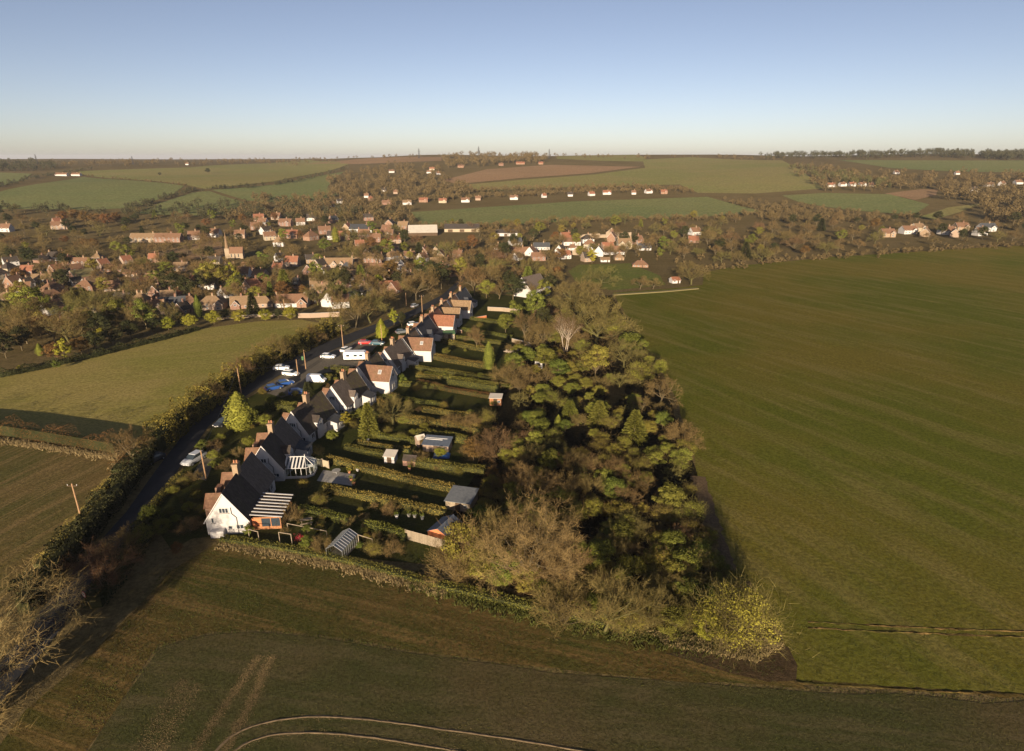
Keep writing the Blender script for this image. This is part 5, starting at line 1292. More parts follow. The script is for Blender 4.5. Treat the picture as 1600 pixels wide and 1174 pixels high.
for pts, h, w, mt, lb in [
 ([(507,768),(600,788),(697,808)],1.5,1.1,HT,'long tan clipped hedge from the patio to the grey shed'),
 ([(512,722),(560,735),(640,755),(716,772)],1.5,1.1,HT,'long tan hedge from the trellis panels past the small white shed lawn'),
 ([(469,800),(505,809),(546,820)],1.3,1.2,HG,'short golden-green hedge beside the picnic table'),
 ([(572,826),(605,836),(636,845)],1.6,1.1,HG,'olive hedge joining the slatted fence'),
 ([(540,703),(575,710),(612,716)],1.2,1.0,HG,'low green hedge behind the small white shed'),
 ([(645,728),(700,736),(757,742)],1.6,1.6,HG,'thick olive hedge below the pink workshop'),
 ([(562,680),(610,688),(672,698)],1.2,1.0,HG,'low olive hedge above the little pink hut'),
 ([(650,684),(700,688),(730,694)],1.7,1.4,HG,'green hedge behind the pink workshop'),
 ([(600,657),(660,664),(775,682)],1.7,1.6,HT,'broad tan hedge below the bare garden tree'),
 ([(592,630),(610,650),(600,660)],1.4,1.2,HT,'short brown hedge round the bare garden tree'),
 ([(652,600),(700,612),(780,626)],1.3,1.2,'leaf_copper','russet hedge in front of the tall green hedge'),
 ([(700,602),(740,608),(778,614)],2.4,1.5,HG,'tall bright green hedge in the middle gardens'),
 ([(612,602),(655,606),(695,610)],1.3,1.2,HG,'green hedge behind the fourth cottage pair'),
 ([(640,576),(690,584),(800,598)],1.3,1.3,HG,'low green hedge below the clipped green cypress'),
 ([(655,556),(700,566),(770,578)],1.6,2.0,HT,'wide tan hedge leading to the clipped green cypress'),
 ([(660,586),(740,598),(800,608)],1.0,1.0,HG,'thin hedge row above the tall bright green hedge'),
 ([(690,535),(730,545),(770,552)],1.5,1.8,HT,'bushy tan hedge behind the seventh cottage pair'),
 ([(722,518),(770,524),(800,530)],1.2,1.2,HG,'green hedge behind the ninth cottage pair'),
 ([(735,500),(780,507),(820,512)],1.3,1.3,HG,'green hedge below the pale garden wall'),
 ([(518,579),(546,581)],1.4,1.2,HG,'clipped front hedge before the fifth cottage pair'),
 ([(498,592),(526,595)],1.4,1.2,HG,'clipped front hedge before the fourth cottage pair'),
 ([(424,640),(440,642),(462,645)],2.2,2.2,HG,'bulky green front hedge before the third cottage pair'),
 ([(560,552),(580,555)],1.3,1.0,HG,'short hedge beside the caravan'),
 ([(228,812),(262,770),(292,742)],1.2,1.4,'leaf_olive','dark lane hedge along the drive of the end cottage'),
 ([(345,846),(430,858),(560,884),(700,922)],0.9,1.3,HG,'rough tan field hedge along the end garden'),
 ([(700,922),(830,952),(990,988)],0.9,1.7,HG,'low bright green field hedge along the wood'),
 ([(565,645),(600,650),(640,655)],1.2,.8,HG,'short hedge above the broad tan hedge'),
 ([(660,644),(700,650),(748,658)],1.4,.9,HT,'tan hedge strip in the middle gardens under the russet hedge'),
 ([(600,622),(650,630),(700,637)],1.1,.8,HG,'thin green hedge behind the bare pollard tree'),
 ([(650,590),(690,594)],1.1,.8,HT,'short tan hedge behind the fifth cottage pair'),
 ([(700,528),(740,533),(790,540)],1.2,.9,HG,'green strip hedge beside the green-roofed shed'),
 ([(560,696),(600,702),(640,708)],1.1,.8,HT,'tan strip hedge above the small white shed'),
]: hedge(pts, h, w*.8, mt, lb)
hedge([(-160,664),(-60,672),(0,678),(90,692),(183,708)],3.1,1.8,'leaf_copper','russet hedge between the meadow and the stubble field',group='field hedges',dens=26,name='field_hedge',ragged=0.3)
hedge([(182,742),(215,705),(245,698)],1.6,2.5,'leaf_copper','russet hedge corner where the two fields meet the lane',group='field hedges',dens=26,name='field_hedge',ragged=0.3)
hedge([(60,890),(122,820),(180,748)],1.2,1.6,'leaf_hedge','tan verge hedge along the stubble field and lane',group='field hedges',dens=26,name='field_hedge',ragged=0.3)
hedge([(246,706),(290,664),(337,628),(400,585),(460,554),(528,520)],4.4,4.0,'leaf_olive','tall dark lane hedge along the meadow',group='field hedges',size=0.36,dens=22,name='field_hedge',ragged=0.3)
hedge([(0,590),(60,578),(140,560),(260,530),(310,516)],1.6,2.2,'leaf_dark','dark hedge along the far edge of the meadow',size=0.3,group='field hedges',dens=26,name='field_hedge',ragged=0.3)
hedge([(40,960),(75,918),(135,845),(190,778),(240,712)],3.4,2.4,'leaf_dark','dark sunken-lane hedge below the stubble field',size=0.3,group='field hedges',dens=26,name='field_hedge',ragged=0.3)
hedge([(150,950),(180,905),(215,858),(238,826)],2.2,2.6,'leaf_dark','dark lane hedge behind the reddish thicket',size=0.3,group='field hedges',dens=26,name='field_hedge',ragged=0.3)
# ================================================================== TREES AND BUSHES, ONE BY ONE
LANDMARKS = [('the church spire', 357, 404), ('the pale boundary wall', 500, 497), ('the tall orange-brick house', 395, 458), ('the cream flat-roofed terrace', 165, 494), ('the white-bargeboard house', 250, 466),
 ('the lone white house', 829, 461), ('the pale sheet-roofed barn', 661, 366), ('the orange bungalow', 1000, 417), ('the stone ruins', 930, 372), ('the large white gable', 935, 400), ('the caravan', 556, 563), ('the conservatory', 465, 745),
 ('the grey flat-roofed shed', 722, 790), ('the greenhouse', 536, 861), ('the big spreading bare tree', 822, 912), ('the birch', 882, 548), ('the sunlit corner tree', 1150, 1003), ('the clipped cypress', 764, 577), ('the box caravan', 843, 574),
 ('the round road sign', 133, 940), ('the white estate car', 455, 587), ('the pink workshop', 684, 702), ('the white hill terrace', 110, 275), ('the red-roofed hamlet', 1325, 291), ('the far-wood houses', 1460, 366),
 ('the blue-roofed works hall', 566, 362), ('the twin-gabled house', 530, 417), ('the pink bungalow', 14, 470), ('the field hut', 1054, 442), ('the end cottage', 370, 820), ('the long green field', 900, 330), ('the pole in the stubble', 127, 810), ('the meadow corner', 215, 705), ('the broad olive barn', 129, 436), ('the white works shed', 790, 368), ('the paddock white house', 1085, 367),
 ('the evergreen mid-wood clump', 940, 700), ('the round dark-green bush', 1045, 790), ('the slatted fence', 665, 850), ('the brown wood shed', 775, 632)]
_LM = [(n, at(x, y)) for n, x, y in LANDMARKS]
G_WOOD, G_VIL, G_LANE, G_GARD = 'trees and scrub of the wood', 'trees in and round the village', 'trees along the lane', 'trees and shrubs in the gardens'
hero = lambda k, x, y, h, lb, g, **kw: plant_px(k, x, y, h, label=lb, group=g, **kw)
hero('big_bare', 822, 916, 120, 'big spreading bare tree at the field edge of the wood', G_WOOD, wide=1.1, var=0)
hero('corner', 1150, 1004, 92, 'sunlit yellow-green ivy-clad tree at the outer corner of the wood', G_WOOD, wide=1.2)
hero('ivy_tree', 722, 896, 88, 'dark ivy-clad tree where the slatted fence ends', G_WOOD, wide=0.9)
hero('thicket', 712, 905, 58, 'brown leafless thicket below the ivy-clad tree at the fence end', G_WOOD)
hero('bare_olive', 943, 990, 80, 'small bare fork-limbed tree between green bushes on the field edge', G_WOOD, wide=0.9)
hero('birch', 882, 550, 66, 'pale-stemmed birch at the top of the wood', G_WOOD, wide=0.9)
hero('cypress', 764, 578, 44, 'clipped narrow green cypress standing in the gardens', G_GARD, wide=1.15, var=0)
hero('bare_olive', 615, 664, 50, 'bare pollard tree with fanned branches in the fourth garden', G_GARD, wide=1.2)
hero('fir', 577, 682, 52, 'green fir behind the third cottage pair', G_GARD, wide=0.9, var=0)
hero('gold_tree', 541, 668, 26, 'rounded yellow-green shrub tree behind the third cottage pair', G_GARD)
hero('cypress', 378, 670, 58, 'columnar olive ivy tree beside the lane pole', G_LANE, wide=1.9, var=1)
hero('gold_cypress', 597, 528, 30, 'golden conifer clump on the lane verge', G_LANE, wide=1.5)
hero('gold_tree', 616, 508, 24, 'yellow-green tree behind the golden conifer clump', G_LANE)
hero('evergreen', 628, 512, 26, 'dark evergreen below the yellow-green lane tree', G_LANE, wide=0.7)
for k, (x, y, h) in enumerate([(264,516,22),(298,512,22),(335,507,23),(375,504,21),(415,502,20),(455,500,22)]):
    hero('gold_round', x, y, h, f'{ordinal(k+1)} clipped round yellow-green bush, counted from the cream terrace', 'clipped round bushes on the meadow edge', wide=1.0)
hero('cypress', 312, 496, 36, 'tall narrow green column tree between the round bushes', G_VIL, var=0)
hero('fir', 446, 464, 42, 'broad green fir beside the tall orange-brick house', G_VIL, wide=1.1, var=0)
hero('big_bare', -28, 1080, 165, 'huge bare lichen-green tree overhanging the lane bend', G_LANE, wide=1.15, var=1)
hero('bare_red', 168, 925, 88, 'reddish twiggy thicket tree beside the road sign', G_LANE, wide=0.8)
hero('bare_brown', 214, 722, 58, 'bare orange-brown tree at the lane corner of the meadow', G_LANE, wide=1.1)
hero('ivy_tree', 55, 500, 62, 'dark spreading cedar at the village edge', G_VIL, wide=1.2)
hero('bare_olive', 125, 512, 62, 'pale-limbed bare tree before the orange brick house', G_VIL)
hero('bare_brown', 228, 504, 46, 'bare tree with pink-lit forked trunk on the meadow edge', G_VIL)
_sh = 1.0 / math.tan(SUN_EL)
# trees standing just outside the frame whose long shadow falls across the lane mouth
for x, y, h, lb in ((-200,1290,11,'dark evergreen beside the huge bare tree, on the lane side'), (-150,1180,11,'dark evergreen behind the huge bare tree')):
    p = at(x, y); plant('evergreen', p, h, label=lb, group=G_LANE, wide=1.1)
SPOTS = [  # kind, px, py, height px, widen, group
 ('thicket',880,975,58,1.1,G_WOOD),('scrub_green',1045,995,42,1.1,G_WOOD),('scrub_green',920,962,30,1,G_WOOD),('scrub_mixed',985,985,48,1.1,G_WOOD),('bare_olive',1012,985,66,.9,G_WOOD),('scrub_mixed',955,980,40,1,G_WOOD),
 ('gold_tree',1100,1003,44,1.1,G_WOOD),('scrub_green',1045,800,40,1.1,G_WOOD),('fir',990,690,48,1.3,G_WOOD),('fir',935,665,38,1.5,G_WOOD),('fir',890,660,34,1.5,G_WOOD),('cypress',872,672,24,1.3,G_WOOD),('scrub_green',845,682,28,1.2,G_WOOD),('scrub_green',826,665,22,1.2,G_WOOD),
 ('bare_red',775,718,52,1.3,G_WOOD),('copper_tree',740,720,40,1.2,G_WOOD),('bare_brown',845,790,62,1.0,G_WOOD),('bare_brown',820,775,50,1.0,G_WOOD),('thicket',880,780,44,1.0,G_WOOD),('bare_brown',768,900,90,1.0,G_WOOD),('scrub_olive',745,905,70,1.0,G_WOOD),('bare_brown',870,925,78,1.0,G_WOOD),
 ('bare_olive',930,545,84,1.1,G_WOOD),('bare_olive',905,505,60,1.2,G_WOOD),('scrub_mixed',955,530,52,1.2,G_WOOD),('bare_olive',975,575,50,1.1,G_WOOD),('scrub_mixed',1000,600,50,1.1,G_WOOD),('bare_brown',1030,632,48,1.1,G_WOOD),('scrub_green',985,560,40,1.2,G_WOOD),('ivy_tree',930,590,60,1.1,G_WOOD),('thicket',1065,700,44,1,G_WOOD),('bare_olive',890,480,46,1.2,G_WOOD),('bare_brown',920,475,44,1.2,G_WOOD),('evergreen',850,520,40,1.0,G_WOOD),('green_tree',835,500,48,.9,G_GARD),('bare_brown',822,530,46,1,G_WOOD),('bare_brown',850,545,50,1,G_WOOD),
 ('green_tree',806,505,36,.9,G_GARD),('scrub_green',790,520,30,1,G_GARD),('bare_brown',745,545,36,1,G_GARD),('thicket',735,672,28,1,G_GARD),('thicket',705,668,24,1,G_GARD),('scrub_mixed',760,665,30,1,G_GARD),('scrub_olive',500,832,16,1,G_GARD),('thicket',452,815,28,1,G_GARD),('scrub_mixed',500,790,24,1,G_GARD),('scrub_mixed',585,868,26,1,G_GARD),('thicket',615,865,20,1,G_GARD),('thicket',505,862,24,1.1,G_GARD),('scrub_green',480,858,20,.9,G_GARD),('scrub_olive',475,765,20,1,G_GARD),('thicket',498,712,16,1,G_GARD),('scrub_green',520,690,18,1,G_GARD),('thicket',610,805,20,1,G_GARD),('copper_tree',770,750,26,1,G_GARD),('thicket',590,845,14,1,G_GARD),('scrub_green',605,575,14,.9,G_GARD),('scrub_green',390,838,18,.8,G_GARD),('scrub_olive',560,655,22,1.2,G_GARD),('scrub_green',625,600,16,1.3,G_GARD),('gold_round',617,580,10,.9,G_GARD),('scrub_olive',590,602,14,1.2,G_GARD),
 ('thicket',330,632,40,1,G_LANE),('bare_red',378,598,50,.9,G_LANE),('bare_olive',428,570,50,1.1,G_LANE),('bare_olive',452,556,36,1.1,G_LANE),('bare_brown',488,540,38,1.1,G_LANE),('bare_olive',520,525,34,1.1,G_LANE),('bare_brown',556,512,58,1.1,G_LANE),('bare_olive',580,505,48,1.1,G_LANE),('bare_brown',604,488,44,1.0,G_LANE),('bare_brown',650,470,52,1.1,G_LANE),('bare_brown',668,458,48,1.0,G_LANE),('evergreen',690,452,44,.9,G_LANE),('evergreen',676,446,40,.9,G_LANE),('bare_brown',742,462,50,1.0,G_LANE),('ivy_tree',720,440,44,.9,G_LANE),('bare_brown',760,455,46,1,G_LANE),
 ('scrub_green',240,822,32,1.1,G_LANE),('copper_tree',279,868,26,.9,G_LANE),('thicket',196,872,46,1.0,G_LANE),('scrub_olive',222,850,40,1.1,G_LANE),('scrub_olive',252,835,30,1.1,G_LANE),('scrub_green',318,705,18,1.1,G_LANE),('scrub_olive',345,690,16,1.1,G_LANE),('thicket',305,752,18,1.1,G_LANE),('scrub_olive',272,772,18,1.2,G_LANE),('scrub_olive',390,700,22,1.1,G_LANE),('scrub_olive',415,665,22,1.1,G_LANE),('thicket',355,735,18,1.1,G_LANE),('scrub_green',405,650,16,1.2,G_LANE),('fir',482,625,28,1.1,G_LANE),('scrub_olive',295,800,20,1.2,G_LANE),('scrub_olive',310,780,18,1.2,G_LANE),('thicket',265,690,26,1,G_LANE),('thicket',290,665,28,1,G_LANE),
 ('copper_tree',88,565,36,1.1,G_VIL),('gold_tree',102,566,38,.9,G_VIL),('copper_tree',128,555,34,1.1,G_VIL),('evergreen',150,550,34,1.2,G_VIL),('evergreen',178,540,32,1.3,G_VIL),('evergreen',205,530,30,1.3,G_VIL),('gold_tree',158,536,24,1.3,G_VIL),('cypress',64,556,20,1.5,G_VIL),('evergreen',10,560,40,1.1,G_VIL),('evergreen',35,548,40,1.0,G_VIL),('gold_round',32,580,10,.8,G_VIL),('green_tree',90,578,16,1,G_VIL),('evergreen',240,520,24,1.3,G_VIL),('bare_olive',30,520,50,1.1,G_VIL),('bare_brown',160,502,52,1.0,G_VIL),('bare_olive',190,500,50,1.1,G_VIL),('evergreen',280,505,20,1.2,G_VIL),('evergreen',353,500,18,1.2,G_VIL),('evergreen',435,498,16,1.4,G_VIL),
 ('bare_brown',522,488,44,.8,G_VIL),('cypress',540,478,26,1.2,G_VIL),('gold_tree',592,452,24,1.0,G_VIL),('ivy_tree',340,455,56,1.1,G_VIL),('ivy_tree',325,450,44,1.1,G_VIL),('bare_brown',355,450,54,.9,G_VIL),('gold_tree',366,452,42,.7,G_VIL),('evergreen',375,458,30,1,G_VIL),('fir',424,470,30,.8,G_VIL),('cypress',525,379,24,1.5,G_VIL),('gold_tree',590,374,16,1.4,G_VIL),('gold_tree',925,412,24,1.1,G_VIL),('copper_tree',737,392,30,.9,G_VIL),('copper_tree',722,396,26,.9,G_VIL),('copper_tree',580,390,24,1.2,G_VIL),('copper_tree',605,392,24,1.2,G_VIL),('bare_olive',938,448,34,1.2,G_VIL),('bare_olive',1080,445,40,1.2,G_VIL),('bare_brown',1000,452,24,1.6,G_VIL),('bare_brown',1020,452,20,1.6,G_VIL),('green_tree',850,470,34,.9,G_VIL),('green_tree',838,482,30,.9,G_GARD),('bare_brown',375,400,34,1.1,G_VIL),('bare_brown',330,396,36,1.1,G_VIL),
 ('copper_tree',100,350,24,1.1,G_VIL),('copper_tree',118,346,22,1.1,G_VIL),('copper_tree',135,350,24,1.1,G_VIL),('copper_tree',150,352,22,1.1,G_VIL),('copper_tree',168,354,24,1.1,G_VIL),('copper_tree',182,350,22,1.1,G_VIL)]
for k, x, y, h, wd, g in SPOTS: plant_px(k, x, y, h, wide=wd, group=g)
TAKEN = [(s[1], s[2]) for s in SPOTS]
def fill(poly, n, kinds, hm, group, gap, wide=(0.9, 1.25), clear=True):
    """Trees spread over an outline given in photo pixels, keeping clear of house fronts and of each other."""
    P = np.array(poly, float); lo, hi = P.min(0), P.max(0); names = [k for k, w in kinds]; wts = [w for k, w in kinds]
    done = tries = 0
    while done < n and tries < n*60:
        tries += 1
        x, y = random.uniform(lo[0], hi[0]), random.uniform(lo[1], hi[1])
        if not in_poly([(x, y)], P)[0]: continue
        if any(abs(x-a)/gap[0] < 1 and abs(y-b)/gap[1] < 1 for a, b in TAKEN): continue
        if clear and any(abs(x-hx) < hw + 1 and -6 < y-hy < 17 for hx, hy, hw, _ in HOUSES) and random.random() < 0.66: continue
        k = random.choices(names, wts)[0]
        plant(k, at(x, y), random.uniform(*hm), wide=random.uniform(*wide), group=group); TAKEN.append((x, y)); done += 1
    return done
WOODMIX = [('scrub_olive', 42), ('scrub_mixed', 22), ('thicket', 8), ('bare_brown', 6), ('bare_olive', 8), ('scrub_green', 14), ('bare_red', 2), ('ivy_tree', 6)]
fill([(735,905),(760,760),(800,690),(800,640),(870,600),(960,560),(1030,640),(1075,720),(1095,800),(1118,880),(1150,925),(1190,985),(1100,990),(990,975),(860,945)], 235, WOODMIX, (2.5, 4.4), G_WOOD, (11, 9), (1.0, 1.35), False)
fill([(800,640),(800,570),(860,480),(950,470),(1030,590),(960,560),(870,600)], 48, WOODMIX + [('bare_brown', 8)], (3.5, 6.5), G_WOOD, (15, 11), (0.9, 1.3))
fill([(505,700),(560,640),(640,570),(720,500),(860,475),(800,560),(770,660),(750,740),(690,745),(600,690)], 46, [('thicket', 30), ('scrub_olive', 26), ('scrub_green', 12), ('scrub_mixed', 20), ('bare_brown', 10), ('gold_round', 4), ('cypress', 3)], (1.0, 2.6), G_GARD, (15, 9), (1.0, 1.4), False)
fill([(420,840),(470,790),(520,740),(640,770),(690,810),(650,850),(600,870),(500,866)], 22, [('thicket', 30), ('scrub_olive', 26), ('scrub_green', 14), ('scrub_mixed', 20)], (0.7, 1.5), G_GARD, (16, 10), (1.0, 1.4), False)
fill([(235,815),(285,740),(335,672),(385,630),(445,592),(505,562),(560,600),(455,690),(405,735),(350,800),(335,842),(290,850)], 34, [('thicket', 26), ('scrub_olive', 30), ('scrub_green', 12), ('scrub_mixed', 20), ('copper_tree', 4)], (1.0, 2.4), G_LANE, (14, 10), (1.0, 1.4), False)
VMIX = [('bare_brown', 44), ('bare_olive', 14), ('evergreen', 20), ('ivy_tree', 10), ('green_tree', 6), ('copper_tree', 3), ('fir', 2), ('bare_red', 4)]
fill([(0,400),(240,395),(420,405),(540,410),(560,490),(300,500),(200,530),(0,545)], 128, VMIX, (6.5, 11), G_VIL, (11, 5))
fill([(540,395),(720,390),(800,405),(870,430),(880,470),(760,470),(735,440),(660,465),(560,485)], 76, VMIX, (6.5, 11), G_VIL, (16, 7))
fill([(700,352),(880,347),(1000,350),(1110,355),(1110,405),(1000,405),(880,412),(760,400)], 76, VMIX, (6.5, 11), G_VIL, (13, 4.5))
fill([(1000,346),(1200,340),(1420,345),(1640,345),(1640,378),(1300,398),(1100,421),(1040,408)], 84, VMIX + [('bare_brown', 30)], (6, 11), G_VIL, (16, 6))
fill([(0,332),(200,332),(340,345),(560,342),(640,360),(700,385),(540,395),(240,395),(0,398)], 86, VMIX, (6, 11), G_VIL, (16, 6))

def number(items, sep):
    """Each thing gets a label of its look and its rank outward from the landmark next to it."""
    groups = {}
    for o, look, p in items:
        nm, q = min(_LM, key=lambda t: (t[1] - p).length)
        groups.setdefault((look, nm), []).append(((q - p).length, o))
    for (look, nm), v in groups.items():
        v.sort(key=lambda t: t[0])
        for k, (_, o) in enumerate(v):
            o['label'] = f'{look} close by {nm}' if len(v) == 1 else f'{look}, {ordinal(k+1)} such {sep} outward from {nm}'
number(PLANTS, 'one'); number(FAR_HOUSES, 'one')

# ================================================================== FAR WOODS (too far to count)
leaf_mat('far_brown', (0.20, 0.145, 0.065), (0.125, 0.09, 0.042), 0.0); leaf_mat('far_dark', (0.095, 0.088, 0.042), (0.06, 0.058, 0.03), 0.0); leaf_mat('far_leaf', (0.15, 0.14, 0.05), (0.1, 0.095, 0.04), 0.0)
def far_tree(n=130, sz=0.17):
    C = unit(12)*0.32; C[:, 2] = C[:, 2]*0.75 + 0.6
    ci = rng.integers(0, 12, n); u = unit(n); P = C[ci] + u*rng.uniform(0.08, 0.2, (n, 1))
    k = n//6; P[:k] = np.column_stack([rng.normal(size=(k, 2))*0.03, rng.uniform(0, 0.5, k)])
    V, F = leaves(P, sz, u, 0.6); V[:, 2] /= V[:, 2].max(); return V
FT = [far_tree(230, 0.105) for _ in range(6)]; FS = [far_tree(90, 0.19) for _ in range(4)]
def woods(name, pts, h, mat, label):
    """pts: world points; one mesh for the whole stand."""
    if not len(pts): return
    out = []
    for (x, y) in pts:
        V = random.choice(FT if h[1] > 6 else FS); a = random.uniform(0, 6.28); c, s = math.cos(a), math.sin(a); hh = random.uniform(*h); w = hh*random.uniform(0.8, 1.15)
        out.append(np.column_stack([(V[:, 0]*c - V[:, 1]*s)*w + x, (V[:, 0]*s + V[:, 1]*c)*w + y, V[:, 2]*hh + tz(x, y) - 0.4]))
    V = np.concatenate(out); n = len(V)//4
    o = put(name, mesh_from(name, V, np.arange(4*n).reshape(-1, 4), [mat])); tag(o, label, 'wood', kind='stuff')
def spread_px(poly, n):
    """n random ground points inside an outline given in photo pixels (even over the picture, so thicker far off)."""
    P = np.array(poly, float); lo, hi = P.min(0), P.max(0); out = []
    while len(out) < n:
        x, y = random.uniform(lo[0], hi[0]), random.uniform(lo[1], hi[1])
        if in_poly([(x, y)], P)[0] and not any(abs(x-hx) < hw+2 and -2 < y-hy < 7 for hx, hy, hw, _ in HOUSES): p = at(x, y); out.append((p.x, p.y))
    return out
def along_px(pts, n, jit=1.2):
    out = []; seg = [(np.array(pts[k]), np.array(pts[k+1])) for k in range(len(pts)-1)]; ln = np.array([np.hypot(*(b-a)) for a, b in seg]); pr = ln/ln.sum()
    for k in rng.choice(len(seg), n, p=pr):
        a, b = seg[k]; q = a + (b-a)*rng.uniform(); p = at(q[0], q[1] + rng.normal()*jit*0.5); out.append((p.x + rng.normal()*jit*3, p.y + rng.normal()*jit*3))
    return out
FB, FD, FL = 'far_brown', 'far_dark', 'far_leaf'
woods('hill_woodland', spread_px([(512,285),(600,256),(690,262),(712,288),(760,303),(700,310),(560,309),(510,303)], 230), (8, 13), FB, 'brown leafless wood climbing the far hill among houses')
woods('valley_woodland', spread_px([(395,312),(510,305),(640,318),(645,350),(480,346),(345,345)], 190), (7, 11), FB, 'brown leafless wood on the valley side behind the church')
woods('valley_evergreens', spread_px([(200,330),(380,318),(470,320),(640,340),(560,346),(340,346),(0,334),(0,328)], 110), (7, 11), FD, 'dark evergreen belt along the foot of the hill fields')
woods('ridge_woodland', spread_px([(690,250),(720,242),(850,243),(860,256),(790,259),(700,263)], 150), (10, 16), FB, 'line of tall bare trees on the ridge above the ploughed field')
woods('slope_hedgerow', along_px([(700,302),(800,298),(900,297),(1000,295),(1080,302)], 130, 1.5), (5, 9), FB, 'hedgerow trees between the two hill fields')
woods('slope_house_trees_stand', along_px([(510,325),(600,318),(700,312),(800,308),(900,303),(1050,299)], 150, 1.2), (5, 9), FB, 'bare garden trees between the houses on the far slope')
woods('slope_scrub', spread_px([(1110,310),(1230,318),(1330,332),(1430,339),(1440,350),(1190,346),(1180,330)], 190), (4, 7), FB, 'russet scrub bank below the sloping field')
woods('right_woodland', spread_px([(1230,256),(1290,264),(1380,271),(1600,274),(1700,280),(1700,350),(1540,352),(1532,320),(1470,312),(1466,296),(1390,301),(1290,300),(1240,272)], 380), (8, 13), FB, 'mixed brown wood round the far red-roofed houses')
woods('right_evergreens', spread_px([(1232,258),(1300,270),(1380,285),(1400,298),(1290,286),(1240,268)], 70), (8, 12), FL, 'olive wood at the shoulder of the sloping field')
woods('horizon_woodland', along_px([(1200,246),(1330,244),(1430,242),(1520,244),(1640,248),(1800,250)], 560, 5), (11, 16), FD, 'long dark wood along the right horizon')
woods('crest_trees_stand', along_px([(480,250),(560,247),(690,246),(860,245),(1000,247),(1100,247),(1220,250)], 110, 2), (6, 11), FB, 'thin tree line on the crest of the far hill')
woods('left_hill_woodland', spread_px([(-80,254),(0,253),(60,254),(108,262),(60,268),(-80,270)], 110), (9, 14), FD, 'dark wood on the left hilltop')
woods('left_hedgerow', along_px([(-60,300),(0,292),(60,278),(140,265)], 90, 1.2), (4, 7), FD, 'dark hedgerow climbing the left hill')
woods('hill_hedgerow', along_px([(195,328),(250,314),(300,299),(400,293),(470,283),(545,263)], 150, 1.0), (4, 7), FD, 'dark hedgerow winding between the green hill fields')
woods('far_hedge_line', along_px([(130,275),(290,290)], 40, .6), (2, 4), FB, 'thin brown hedge line above the green hill field')
woods('plain_woodland', along_px([(100,258),(250,256),(330,256),(430,254),(520,252)], 160, 4), (8, 12), FB, 'distant brown tree belts on the left skyline')
woods('field_side_scrub', along_px([(1100,424),(1200,412),(1350,399),(1500,389),(1640,383)], 150, 1.0), (2, 4), FB, 'low brown scrub along the top of the big field')
woods('strip_hedgerow', along_px([(660,356),(760,358),(930,346),(1100,343),(1190,335)], 130, 1.0), (4, 7), FB, 'hedgerow below the long green field')
woods('valley_floor_scrub', spread_px([(0,335),(560,345),(700,385),(860,350),(1100,350),(1600,350),(1600,375),(1100,415),(880,405),(700,395),(540,400),(0,520)], 420), (2, 4), FB, 'low brown scrub and shrubs between the village trees')
woods('wood_undergrowth', spread_px([(725,880),(700,830),(760,750),(800,640),(860,480),(950,470),(1030,590),(1075,720),(1095,800),(1118,880),(1155,925),(1195,990),(1100,995),(990,980),(850,945)], 110), (0.6, 1.2), FD, 'dark bramble undergrowth on the wood floor')
# lone trees on the left hill
for x, y, h, lb in ((250,275,6,'small round tree alone on the olive hill field'), (325,272,9,'pair-crowned dark tree alone on the olive hill field')):
    plant_px('evergreen', x, y, h, label=lb, group='lone trees on the hill fields', wide=1.2)
# lattice pylons on the skyline
def pylon(px, py, hpx, label):
    p = at(px, py); h = vh(p, hpx); o = empty('pylon', p, R(20)); tag(o, label, 'pylon', 'pylons on the skyline'); m = MB(); r = max(0.12, 0.16*pxsize(p))
    for sx in (-1, 1):
        for sy in (-1, 1): m.tube((sx*h*.09, sy*h*.09, -1), (sx*h*.012, sy*h*.012, h), r, r*.6, 4)
    for k in range(6):
        z0, z1 = h*k/6.5, h*(k+1)/6.5; w0, w1 = h*(.09-.078*k/6.5), h*(.09-.078*(k+1)/6.5)
        for sy in (-1, 1): m.tube((-w0, sy*w0, z0), (w1, sy*w1, z1), r*.6, r*.6, 4).tube((w0, sy*w0, z0), (-w1, sy*w1, z1), r*.6, r*.6, 4)
    m.build('lattice_mast', 'metal_dark', o)
    for k, q in enumerate((.68, .8, .92)): MB().tube((-h*.15*(1-.2*k), 0, h*q), (h*.15*(1-.2*k), 0, h*q), r*.8, r*.8, 4).build('cross_arm', 'metal_dark', o)
pylon(58,256,14,'faint pylon above the wood on the far hilltop'); pylon(208,257,12,'faint pylon on the plain skyline beyond the olive hill field'); pylon(655,248,15,'thin pylon on the crest above the hill wood'); pylon(748,246,16,'tall pylon rising out of the ridge trees'); pylon(858,248,14,'pylon on the crest beyond the ridge trees')
